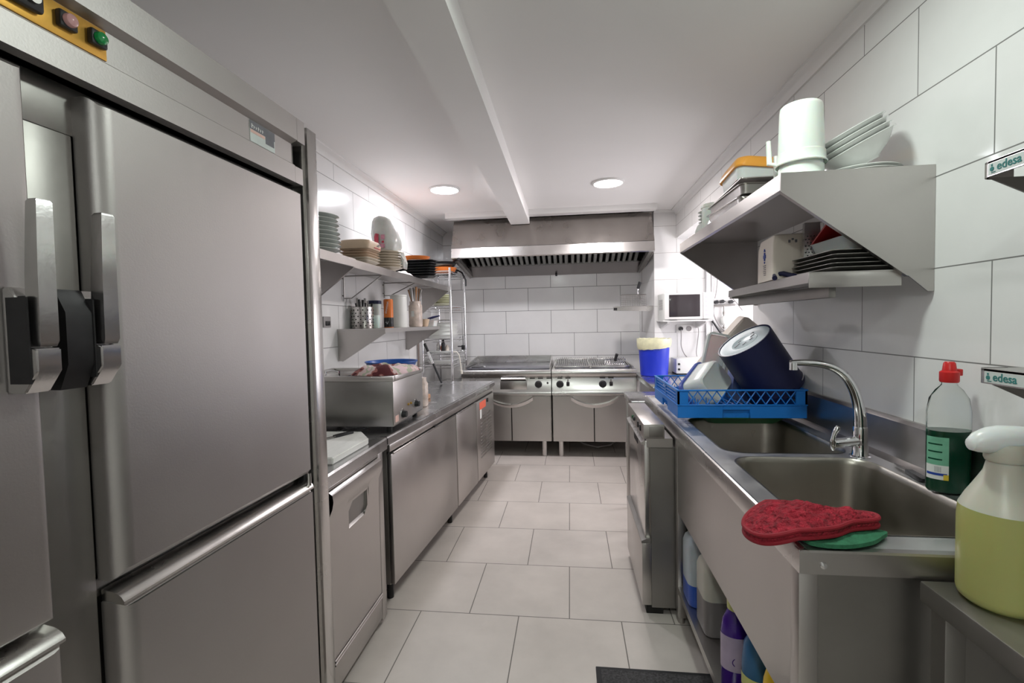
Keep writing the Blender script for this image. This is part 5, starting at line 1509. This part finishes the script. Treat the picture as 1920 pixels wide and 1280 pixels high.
# small wall shelves beside the camera with the maker's stickers
def near_shelf(z, label):
    t = thing('wall_shelf', label, 'shelf', (XR, 0.7, z))
    x0 = 0.895
    mb = MB()
    poly = [(XR - 0.001, 0.2), (x0, 0.2)] + [(x0 + 0.022 - 0.022 * cos(a), 1.172 - 0.022 + 0.022 * sin(a)) for a in [pi / 2 * k / 5 for k in range(6)]] + [(XR - 0.001, 1.172)]
    mb.prism(poly, 'z', z - 0.004, z)
    obj('board', mb, STEEL, t)
    edge = [(x0, 0.2), (x0, 1.150)] + [(x0 + 0.022 - 0.022 * cos(a), 1.150 + 0.022 * sin(a)) for a in [pi / 2 * k / 5 for k in range(1, 6)]] + [(0.96, 1.172)]
    mb = MB().rings([[(x, y, zz_) for x, y in edge] for zz_ in (z + 0.001, z - 0.032)], False)
    mb.rings([[(x + (0.004 if x < 0.95 else 0), y - (0.0 if y < 1.15 else 0.004), zz_) for x, y in edge] for zz_ in (z - 0.032, z + 0.0)], False)
    obj('rounded_lip', mb, STEEL_B, t)
    mb = MB().prism([(x0 + 0.015, z - 0.03), (XR - 0.002, z - 0.03), (XR - 0.002, z - 0.16)], 'y', 1.164, 1.168)
    obj('bracket', mb, STEEL_D, t)
    s = obj('sticker', MB().box(x0 - 0.0008, 1.055, z - 0.029, x0, 1.148, z - 0.005), STICK, t)
    Mt = basis((x0 - 0.0011, 1.127, z - 0.0235), (0, -1, 0), (0, 0, 1))
    text_mesh('lettering', 'edesa', 0.0245, Mt, TEAL, s, bold=0.0003)
    mb = MB().lathe([(0, 0.0014), (0.0045, 0.0012), (0.005, 0)], (x0 - 0.0006, 1.1385, z - 0.018), (-1, 0, 0), 14)
    mb.box(x0 - 0.0016, 1.130, z - 0.026, x0 - 0.0005, 1.140, z - 0.0245).box(x0 - 0.0016, 1.137, z - 0.012, x0 - 0.0005, 1.1405, z - 0.008)
    obj('emblem', mb, TEAL, s)
    return t
near_shelf(1.822, 'upper small steel wall shelf with an edesa sticker at the frame edge')
near_shelf(1.378, 'lower small steel wall shelf with an edesa sticker and a grey cloth on it')
mb, _ = cloth([(0.93, 1.08), (0.93, 0.80), (1.10, 0.75), (1.16, 0.95), (1.12, 1.13), (0.99, 1.13)], lambda x, y: 1.3785, lambda t: 0.038 * (1 - t ** 3) + 0.004, amp=0.010, freq=30, seed=6)
single('grey_cloth', mb, GREYCL, 'folded grey cloth on the lower small shelf with sticker', 'cloth')
mb = MB().prism([(0.985, 1.462), (0.995, 1.452), (XR - 0.001, 1.452), (XR - 0.001, 1.484), (1.01, 1.484), (0.995, 1.480)], 'y', 0.6, 1.10)
single('wall_ledge', mb, CABLEG, 'narrow blue-grey ledge on the wall between the two stickered shelves', 'ledge')
# ================================================================ BIG RIGHT WALL SHELF
PZ = 1.977
ws = thing('double_wall_shelf', 'large two-tier steel wall shelf with slanted sides above the tap', 'shelf', (XR, 2.42, 1.6))
QY0, QY1, QX = 1.705, 3.16, 0.705
mb = MB()
mb.prism([(XR - 0.001, PZ), (QX, PZ), (QX - 0.001, PZ - 0.055), (QX + 0.012, PZ - 0.060), (QX + 0.012, PZ - 0.052), (QX + 0.004, PZ - 0.048), (QX + 0.004, PZ - 0.004), (XR - 0.001, PZ - 0.004)], 'y', QY0, QY1)
obj('upper_board', mb, STEEL, ws)
side = [(XR - 0.001, PZ + 0.002), (QX, PZ + 0.002), (QX, PZ - 0.058), (1.095, 1.628), (1.155, 1.574), (XR - 0.001, 1.574)]
for y in (QY0 - 0.004, QY1):
    mb = MB().prism(side, 'y', y, y + 0.004)
    s_ = 1 if y < 2 else -1
    mb.prism([(QX, PZ - 0.058), (QX + 0.003, PZ - 0.062), (1.096, 1.624), (1.095, 1.628)], 'y', y, y + 0.018 * s_ + (0.004 if s_ < 0 else 0))
    obj('side_panel', mb, STEEL, ws)
LZ = 1.650
mb = MB()
mb.rings([[(XR - 0.001, QY0 + 0.010, LZ - 0.002), (0.800, QY0 + 0.010, LZ - 0.002), (0.798, QY0 + 0.010, LZ - 0.038), (0.802, QY0 + 0.010, LZ - 0.038), (0.804, QY0 + 0.010, LZ - 0.006), (XR - 0.001, QY0 + 0.010, LZ - 0.006)],
          [(XR - 0.001, 2.78, LZ), (0.880, 2.78, LZ), (0.878, 2.78, LZ - 0.036), (0.882, 2.78, LZ - 0.036), (0.884, 2.78, LZ - 0.004), (XR - 0.001, 2.78, LZ - 0.004)]], True, True, True)
mb.box(0.800, QY0 + 0.008, LZ - 0.055, 1.085, QY0 + 0.012, LZ - 0.006, 0.001)
mb.box(0.885, 2.74, LZ - 0.045, XR - 0.001, 2.78, LZ - 0.004)
obj('lower_board', mb, STEEL, ws)
mb = MB().box(0.92, 1.83, LZ - 0.085, 0.945, 2.75, LZ - 0.040, 0.002)
obj('under_rail', mb, STEEL_D, ws)

# --- things on the upper board
PB = PZ + 0.0025
def jug(c, r, h, label, turn):
    t = thing('measuring_jug', label, 'jug', c)
    obj('beaker', MB().lathe([(r * 1.10, 0.0), (r * 1.12, 0.004), (r * 1.06, 0.010), (r * 1.04, 0.040), (r * 1.00, 0.042), (r * 0.93, h - 0.015), (r * 0.90, h - 0.004), (r * 0.84, h), (0, h)], c, seg=48), MILKY, t)
    C_ = Vector(c); d = Vector((cos(turn), sin(turn), 0))
    obj('handle', MB().tube([C_ + d * r * 1.02 + Vector((0, 0, 0.02)), C_ + d * (r + 0.030) + Vector((0, 0, 0.03)), C_ + d * (r + 0.034) + Vector((0, 0, h * 0.55))], [0.008, 0.010, 0.008], 8), MILKY, t)
    return t
jug((0.812, 1.800, PB), 0.067, 0.205, 'lower white measuring jug standing upside down on the shelf corner', radians(118))
jug((0.812, 1.800, PB + 0.048), 0.0715, 0.205, 'upper white measuring jug fitted over the lower one on the shelf corner', radians(140))
for i in range(2):
    single('plate', plate_mb((1.035, 1.865, PB + i * 0.011), 0.125, 0.016), PORC, 'white plate, %s of the flat pair under the tilted bowls' % ('upper' if i else 'lower'), 'plate', 'flat white plates under the bowls')
nb_ = Vector((-sin(radians(27)), 0.02, cos(radians(27)))).normalized()
for i in range(4):
    cc = Vector((1.052, 1.858, 2.036)) + nb_ * (0.0175 * i) + Vector((-0.003 * i, 0, 0))
    r = 0.118
    mb = MB().lathe([(0.0, 0.003), (0.045, 0.0), (0.048, 0.006), (0.085, 0.030), (r, 0.066), (r + 0.006, 0.068), (r + 0.006, 0.071), (r - 0.004, 0.071), (0.08, 0.036), (0.04, 0.010), (0, 0.009)], cc, nb_, 48)
    single('bowl', mb, PORC, 'white bowl, %s in the tilted nest by the measuring jugs' % NTH[3 - i], 'bowl', 'tilted nest of white bowls')
# steel gastronorm pans and orange-lidded tub
Mg = Matrix.Translation((0.825, 2.42, PB)) @ Matrix.Rotation(radians(4), 4, 'Z')
def gn(h, hx, hy, M, m=STEEL_B):
    return MB().loft([(0, hx * 0.82, hy * 0.88, 0.02), (0.004, hx * 0.86, hy * 0.92, 0.025), (h - 0.004, hx * 0.90, hy * 0.95, 0.03), (h - 0.003, hx, hy, 0.03), (h, hx, hy, 0.03), (h - 0.004, hx * 0.86, hy * 0.92, 0.028), (0.006, hx * 0.80, hy * 0.86, 0.02)], 6, True, True, M)
single('steel_pan', gn(0.05, 0.10, 0.21, Mg), STEEL_B, 'deep steel food pan lowest in the pile below the orange lid', 'pan', 'steel food pans on the shelf')
single('steel_pan', gn(0.045, 0.10, 0.21, Mg @ Matrix.Translation((0.004, -0.01, 0.052)) @ Matrix.Rotation(radians(-2.5), 4, 'X')), STEEL, 'steel food pan with a clear wrapper, on the lowest pan below the orange lid', 'pan', 'steel food pans on the shelf')
mb = MB().loft([(0, 0.13, 0.20, 0.01), (0.004, 0.13, 0.20, 0.01)], 3, True, True, Matrix.Translation((0.865, 2.36, PB + 0.108)) @ Matrix.Rotation(radians(-2), 4, 'X'))
single('flat_tray', mb, STEEL, 'thin flat steel tray lying on the steel food pans under the tub', 'tray')
mb, _ = cloth([(0.72, 2.62), (0.74, 2.52), (0.80, 2.56), (0.82, 2.68), (0.76, 2.74)], lambda x, y: PB, lambda t: 0.07 * (1 - t * t) + 0.003, amp=0.012, freq=24, seed=2)
single('cling_film', mb, mat('blue_film', (0.45, 0.55, 0.60), 0.2, 0, 9, 0.1, sss=0.1), 'crumpled bluish film against the steel pans on the upper shelf', 'plastic film')
ot = thing('food_tub', 'see-through tub with an orange lid on the steel pans', 'tub', (0.85, 2.34, PB + 0.115))
Mo = Matrix.Translation((0.842, 2.36, PB + 0.122)) @ Matrix.Rotation(radians(-4), 4, 'X') @ Matrix.Rotation(radians(7), 4, 'Y')
obj('tub', MB().loft([(0, 0.088, 0.115, 0.03), (0.055, 0.100, 0.128, 0.035)], 6, True, True, Mo), TUBPL, ot)
obj('lid', MB().loft([(0.050, 0.108, 0.136, 0.04), (0.056, 0.110, 0.138, 0.04), (0.080, 0.106, 0.134, 0.045), (0.096, 0.098, 0.126, 0.045), (0.102, 0.088, 0.116, 0.045), (0.100, 0.080, 0.108, 0.04)], 7, True, True, Mo), ORANGEP, ot)
single('round_tub', MB().lathe([(0, 0), (0.052, 0), (0.056, 0.006), (0.058, 0.12), (0.062, 0.122), (0.062, 0.134), (0.05, 0.142), (0, 0.143)], (0.785, 2.735, PB), seg=32), MILKY, 'round cloudy tub between the steel pans and the far plates', 'tub')
stack(8, (0.872, 3.035, PB), 0.085, 0.0205, PORCR, 0.020, 'in the far pile on the upper shelf', 'small grey-rimmed plate', 'small plates at the far shelf end', 0.002)
for i in range(4):
    nn = Vector((-0.25, -0.55 - 0.05 * i, 0.8)).normalized()
    single('plate', plate_mb(Vector((0.800 + 0.006 * i, 2.915 + 0.012 * i, PB + 0.022 + 0.009 * i)), 0.062, 0.012, nn), PORC, 'tiny white dish, number %s from the camera in the leaning row before the far plates' % ['one', 'two', 'three', 'four'][i], 'dish', 'leaning row of tiny dishes')

# --- things on the lower board
LB = LZ + 0.001
fa = thing('first_aid_box', 'off-white plastic box with a blue cross on the lower tier', 'box', (0.90, 2.16, LB))
Mb = Matrix.Translation((0.905, 2.145, LB)) @ Matrix.Rotation(radians(-6), 4, 'Z')
mb = MB().loft([(0, 0.078, 0.112, 0.012), (0.14, 0.076, 0.110, 0.012), (0.178, 0.070, 0.100, 0.02), (0.184, 0.060, 0.085, 0.02)], 5, True, True, Mb)
fo_ = obj('case', mb, CREAM, fa)
fc = Mb @ Matrix.Translation((-0.0785, 0, 0)) 
def onface(y0, z0, y1, z1, m, nm, off=0.0):
    mb = MB().setm(fc)
    mb.box(-0.0012 - off, y0, z0, 0.002, y1, z1)
    obj(nm, mb, m, fa)
onface(-0.014, 0.098, 0.014, 0.112, LBLB, 'blue_cross')
mb = MB().setm(fc)
mb.box(-0.0013, -0.006, 0.088, 0.002, 0.006, 0.122).prism([(-0.009, 0.126), (0.009, 0.126), (0.0, 0.138)], 'x', -0.0013, 0.002).prism([(-0.006, 0.084), (0.006, 0.084), (0, 0.076)], 'x', -0.0013, 0.002)
obj('cross_arrows', mb, LBLB, fa)
mb = MB().setm(fc)
for k in range(6): mb.box(-0.0012, -0.018 + 0.002 * (k % 2), 0.066 - 0.008 * k, 0.002, 0.016 - 0.004 * (k % 3), 0.0685 - 0.008 * k)
obj('grey_text', mb, GREYPRINT, fa)
mb = MB().setm(Mb)
for k in range(3): mb.box(-0.02 + 0.012 * k, -0.1125, 0.145 + 0.01 * (k % 2), -0.013 + 0.012 * k, -0.108, 0.156 + 0.006 * (k % 2))
obj('front_marks', mb, GREYPRINT, fa)
gr = thing('box_grater', 'perforated steel grater between first aid box and foil trays', 'grater', (0.94, 1.985, LB))
Mr = Matrix.Translation((0.935, 1.985, LB)) @ Matrix.Rotation(radians(-12), 4, 'Z')
mb = MB().setm(Mr)
mb.rings([[(-0.032, -0.02, 0), (0.032, -0.02, 0), (0.032, 0.025, 0), (-0.032, 0.025, 0)], [(-0.026, -0.012, 0.21), (0.026, -0.012, 0.21), (0.026, 0.016, 0.21), (-0.026, 0.016, 0.21)]], True, True, True)
obj('body', mb, STEEL_B, gr)
mb = MB().setm(Mr)
for j in range(12):
    for k in range(5):
        t = j / 12
        x = -0.022 + 0.011 * k + (0.0055 if j % 2 else -0.001)
        if abs(x) < 0.027: mb.cyl((x, -0.0215 + 0.008 * t * 0.8, 0.02 + j * 0.0125), (x, -0.018 + 0.008 * t * 0.8, 0.02 + j * 0.0125), 0.0026, seg=6)
obj('cutting_holes', mb, DARKM, gr)
single('food_tub', MB().loft([(0, 0.02, 0.03, 0.008), (0.05, 0.022, 0.033, 0.008), (0.06, 0.018, 0.028, 0.008)], 4, True, True, Matrix.Translation((1.03, 2.06, LB))), ORANGEP, 'little orange-topped pot behind the grater', 'pot')
for i in range(5):
    mb = MB().loft([(0, 0.12, 0.135, 0.02), (0.008, 0.135, 0.150, 0.02), (0.010, 0.140, 0.155, 0.02), (0.012, 0.140, 0.155, 0.02), (0.010, 0.130, 0.145, 0.02), (0.003, 0.118, 0.132, 0.02)], 4, True, True,
                   Matrix.Translation((1.018 + 0.003 * (i % 2), 1.872 + 0.004 * (i % 3), LB + 0.001 + i * 0.0145)))
    single('baking_tray', mb, STEEL_D, 'dark metal baking tray, %s in the flat pile on the lower tier' % NTH[4 - i], 'tray', 'baking trays on the lower tier')
Mt2 = Matrix.Translation((1.035, 1.86, LB + 0.074)) @ Matrix.Rotation(radians(-3), 4, 'Y')
rt = thing('food_tub', 'see-through tub with a red lid ajar, on the baking trays', 'tub', (1.03, 1.86, LB + 0.074))
obj('tub', MB().loft([(0, 0.095, 0.105, 0.025), (0.048, 0.110, 0.120, 0.03), (0.052, 0.114, 0.124, 0.03), (0.052, 0.108, 0.118, 0.03), (0.004, 0.09, 0.10, 0.025)], 6, True, True, Mt2), TUBPL, rt)
obj('lid', MB().loft([(0, 0.108, 0.118, 0.03), (0.008, 0.108, 0.118, 0.03)], 6, True, True, Matrix.Translation((1.030, 1.87, LB + 0.150)) @ Matrix.Rotation(radians(-28), 4, 'X') @ Matrix.Rotation(radians(8), 4, 'Y')), REDP, rt)
single('dark_strap', MB().tube([(0.815, 2.02, LB + 0.004), (0.83, 2.06, LB + 0.020), (0.85, 2.03, LB + 0.022), (0.88, 1.98, LB + 0.004)], 0.010, 8), NAVY, 'dark blue strap curling at the foot of the first aid box', 'strap')

# ================================================================ BRIGHT RECESS
bn_ = thing('waste_bin', 'round bright blue bin with a pale yellow liner on the table', 'bin', (0.855, 5.10, 0.919))
c = (0.868, 5.10, 0.919)
obj('pail', MB().lathe([(0, 0), (0.132, 0.0), (0.138, 0.006), (0.158, 0.335), (0.166, 0.338), (0.166, 0.352), (0.155, 0.352), (0.150, 0.335), (0.130, 0.012), (0, 0.008)], c, seg=48), BINBLUE, bn_)
obj('grip_frame', MB().tube([(0.84, 4.945, 1.21), (0.84, 4.948, 1.185), (0.90, 4.948, 1.185), (0.90, 4.945, 1.21)], 0.003, 6), mat('bin_blue_edge', (0.08, 0.14, 0.60), 0.3, 0, 5, 0.05), bn_)
rs = []
for z, r, amp in ((0.30, 0.163, 0.0), (0.325, 0.172, 0.004), (0.355, 0.176, 0.004), (0.385, 0.172, 0.006), (0.380, 0.160, 0.004), (0.33, 0.145, 0.0)):
    ring = []
    for k in range(72):
        a = 2 * pi * k / 72
        w = noise.noise(Vector((cos(a) * 5, sin(a) * 5, z * 3)))
        drop = 0.0
        if z <= 0.325: drop = -0.028 * (0.5 + 0.5 * cos(a - 3.6)) - 0.006 * w
        ring.append((c[0] + (r + amp * w) * cos(a), c[1] + (r + amp * w) * sin(a), c[2] + z + drop + (0.008 * w if z > 0.34 else 0)))
    rs.append(ring)
obj('bin_liner', MB().rings(rs, True), BAGY, bn_)

mw = thing('microwave', 'white microwave oven with dark door glass on a wall bracket', 'microwave', (1.21, 5.23, 1.49))
obj('case', MB().box(0.965, 5.06, 1.492, 1.452, 5.42, 1.768, 0.006), WPLAST, mw)
dr_ = obj('door', MB().box(0.968, 5.042, 1.496, 1.345, 5.062, 1.764, 0.005), WPAINT, mw)
obj('window', MB().box(1.012, 5.038, 1.522, 1.318, 5.044, 1.748, 0.004), DKGLASS, dr_)
cpz = obj('control_panel', MB().box(1.348, 5.042, 1.496, 1.449, 5.062, 1.764, 0.004), WPAINT, mw)
mb = MB()
for j in range(5): mb.box(1.372, 5.040, 1.53 + j * 0.045, 1.425, 5.0425, 1.548 + j * 0.045, 0.001, 1)
obj('buttons', mb, mat('pale_lilac_buttons', (0.66, 0.64, 0.74), 0.4, 0, 5, 0.03), cpz)
mb = MB()
for j in range(8): mb.box(0.9635, 5.13, 1.60 + j * 0.014, 0.9655, 5.33, 1.606 + j * 0.014)
obj('side_vent', mb, CABLEG, mw)
wbk = thing('wall_bracket_shelf', 'white bracket shelf holding up the microwave', 'shelf', (1.18, 5.3, 1.47))
obj('board', MB().box(0.955, 5.05, 1.474, 1.44, 5.445, 1.490, 0.003), WPAINT, wbk)
for x in (1.0, 1.38):
    obj('bracket', MB().prism([(5.449, 1.474), (5.07, 1.474), (5.07, 1.458), (5.43, 1.40), (5.449, 1.40)], 'x', x, x + 0.022), WPAINT, wbk)
for x in (1.02, 1.33):
    obj('rubber_pad', MB().box(x, 5.045, 1.4905, x + 0.07, 5.09, 1.4935), DARK, mw)
so = thing('double_socket', 'white double wall socket with a black plug under the microwave', 'socket', (1.25, 5.45, 1.37))
obj('plate', MB().box(1.165, 5.438, 1.350, 1.345, 5.449, 1.435, 0.003), WPAINT, so)
obj('outlet', MB().lathe([(0.028, 0.0), (0.028, 0.004), (0.024, 0.005), (0.022, 0.001), (0, 0.001)], (1.302, 5.438, 1.392), (0, -1, 0), 24), CABLEG, so)
pg = thing('power_cable', 'black plug in the double socket with its cord hanging to the white appliance', 'cable', (1.21, 5.42, 1.1))
obj('plug', MB().cyl((1.212, 5.437, 1.394), (1.212, 5.405, 1.394), 0.022), BLACK, pg)
obj('cord', MB().tube(smooth([(1.212, 5.405, 1.385), (1.214, 5.41, 1.30), (1.216, 5.42, 1.20), (1.24, 5.40, 1.12), (1.26, 5.36, 1.085)], 4), 0.005, 8), CABLEG, pg)
single('power_cable', MB().tube(smooth([(1.385, 5.42, 1.455), (1.40, 5.42, 1.36), (1.39, 5.43, 1.24), (1.37, 5.40, 1.14), (1.365, 5.36, 1.092)], 4), 0.0045, 8), CABLEG, 'grey cable dropping from beneath the microwave beside the aluminium strip', 'cable')
wa = thing('tabletop_appliance', 'low white appliance with small dark knobs on the table beside the blue bin', 'appliance', (1.25, 5.24, 0.919))
obj('case', MB().box(1.095, 5.12, 0.930, 1.405, 5.40, 1.085, 0.010), WPLAST, wa)
obj('foot', MB().box(1.11, 5.13, 0.919, 1.39, 5.39, 0.931), DARK, wa)
for z in (1.03, 0.975):
    obj('knob', MB().lathe([(0, 0.012), (0.010, 0.010), (0.012, 0)], (1.125, 5.12, z), (0, -1, 0), 14), BLACK, wa)
# water manifold on the recess wall
wm = thing('water_manifold', 'pipes and small valves on the bright recess wall beside the microwave', 'pipework', (1.66, 5.42, 1.5))
for x, z in ((1.585, 1.675), (1.645, 1.68), (1.735, 1.675)):
    obj('valve', MB().cyl((x, 5.39, z), (x, 5.445, z), 0.020).box(x - 0.03, 5.385, z - 0.006, x + 0.03, 5.395, z + 0.006, 0.002), BLACK, wm)
obj('header_pipe', MB().tube([(1.56, 5.42, 1.635), (1.78, 5.42, 1.642)], 0.010, 10), STEEL_D, wm)
obj('drop_pipe', MB().tube([(1.665, 5.42, 1.635), (1.665, 5.42, 1.30)], 0.007, 8), STEEL_D, wm)
obj('filter_bulb', MB().lathe([(0, 0.0), (0.018, 0.006), (0.034, 0.03), (0.034, 0.075), (0.015, 0.10), (0, 0.104)], (1.665, 5.415, 1.42), seg=24), WPLAST, wm)
obj('tap_body', MB().cyl((1.665, 5.415, 1.375), (1.665, 5.415, 1.405), 0.018).cyl((1.63, 5.41, 1.36), (1.70, 5.41, 1.36), 0.010).cyl((1.665, 5.415, 1.54), (1.665, 5.415, 1.57), 0.014), STEEL_D, wm)
single('hose', MB().tube(smooth([(1.60, 5.42, 1.99), (1.598, 5.43, 1.86), (1.585, 5.43, 1.76), (1.572, 5.42, 1.72)], 3), 0.005, 8), CABLEG, 'straight grey hose coming down to the dark valve cluster, by the aluminium strip', 'hose')
single('hose', MB().tube(smooth([(1.745, 5.42, 2.0), (1.752, 5.43, 1.85), (1.762, 5.43, 1.72), (1.80, 5.42, 1.66), (1.86, 5.43, 1.58)], 3), 0.005, 8), CABLEG, 'curved grey hose running past the valve cluster towards the near wall end', 'hose')
single('hose', MB().tube(smooth([(1.565, 5.42, 1.635), (1.555, 5.41, 1.55), (1.60, 5.40, 1.44), (1.67, 5.40, 1.36), (1.76, 5.41, 1.28)], 4), 0.007, 8), CABLEG, 'looping grey hose below the dark valve cluster', 'hose')
single('hose', MB().tube([(1.53, 5.41, 1.49), (1.585, 5.40, 1.40), (1.65, 5.40, 1.30)], 0.010, 8), BLACK, 'thick dark hose slanting down beside the aluminium strip', 'hose')
# small shelf with fry basket in the cooking niche
ns_ = wall_shelf('wall_shelf', 'short steel shelf with a fry basket on the side wall of the cooking niche', 5.46, 5.62, 1.655, 0.925, 0.50, 0.045, 1.60, ((5.47, 0.01),), STEEL_B)
obj('dark_end_cap', MB().box(0.493, 5.455, 1.612, 0.530, 5.470, 1.640), DARKM, ns_)
mb = MB()
for k in range(6):
    z = 1.58 - k * 0.045
    mb.box(0.56, 5.50, z, 0.90, 5.503, z + 0.010)
fbk = thing('fry_basket', 'small wire fry basket with black handle on the short niche shelf', 'fryer basket', (0.72, 5.54, 1.656))
mb = MB()
bx0, bx1, by0, by1, bz0, bz1 = 0.585, 0.855, 5.485, 5.605, 1.660, 1.785
for k in range(15):
    x = bx0 + (bx1 - bx0) * k / 14
    mb.cyl((x, by0, bz0), (x, by0, bz1), 0.0013, seg=5).cyl((x, by1, bz0), (x, by1, bz1), 0.0013, seg=5).cyl((x, by0, bz0), (x, by1, bz0), 0.0013, seg=5)
for k in range(7):
    z = bz0 + (bz1 - bz0) * k / 6
    mb.cyl((bx0, by0, z), (bx1, by0, z), 0.0013, seg=5).cyl((bx0, by1, z), (bx1, by1, z), 0.0013, seg=5).cyl((bx0, by0, z), (bx0, by1, z), 0.0013, seg=5).cyl((bx1, by0, z), (bx1, by1, z), 0.0013, seg=5)
mb.tube([(bx0, by0, bz1), (bx1, by0, bz1), (bx1, by1, bz1), (bx0, by1, bz1), (bx0, by0, bz1)], 0.004, 6)
obj('wire_cage', mb, STEEL_D, fbk)
obj('handle', MB().cyl((0.768, 5.50, 1.850), (0.790, 5.49, 1.925), 0.016, 0.018, 14), BLACK, fbk)
obj('handle_rod', MB().tube([(0.765, 5.49, 1.785), (0.762, 5.50, 1.82), (0.768, 5.50, 1.855)], 0.008, 8), CHROME, fbk)

# ================================================================ FLOOR MAT
fm = thing('floor_mat', 'dark grey floor mat with black edge in front of the sink', 'mat', (0.45, 1.4, 0))
obj('border', MB().box(0.088, 0.6, 0.0005, 0.90, 2.025, 0.008, 0.002), MAT_E, fm)
obj('pile', MB().box(0.108, 0.6, 0.006, 0.88, 2.005, 0.013, 0.003), MAT_G, fm)
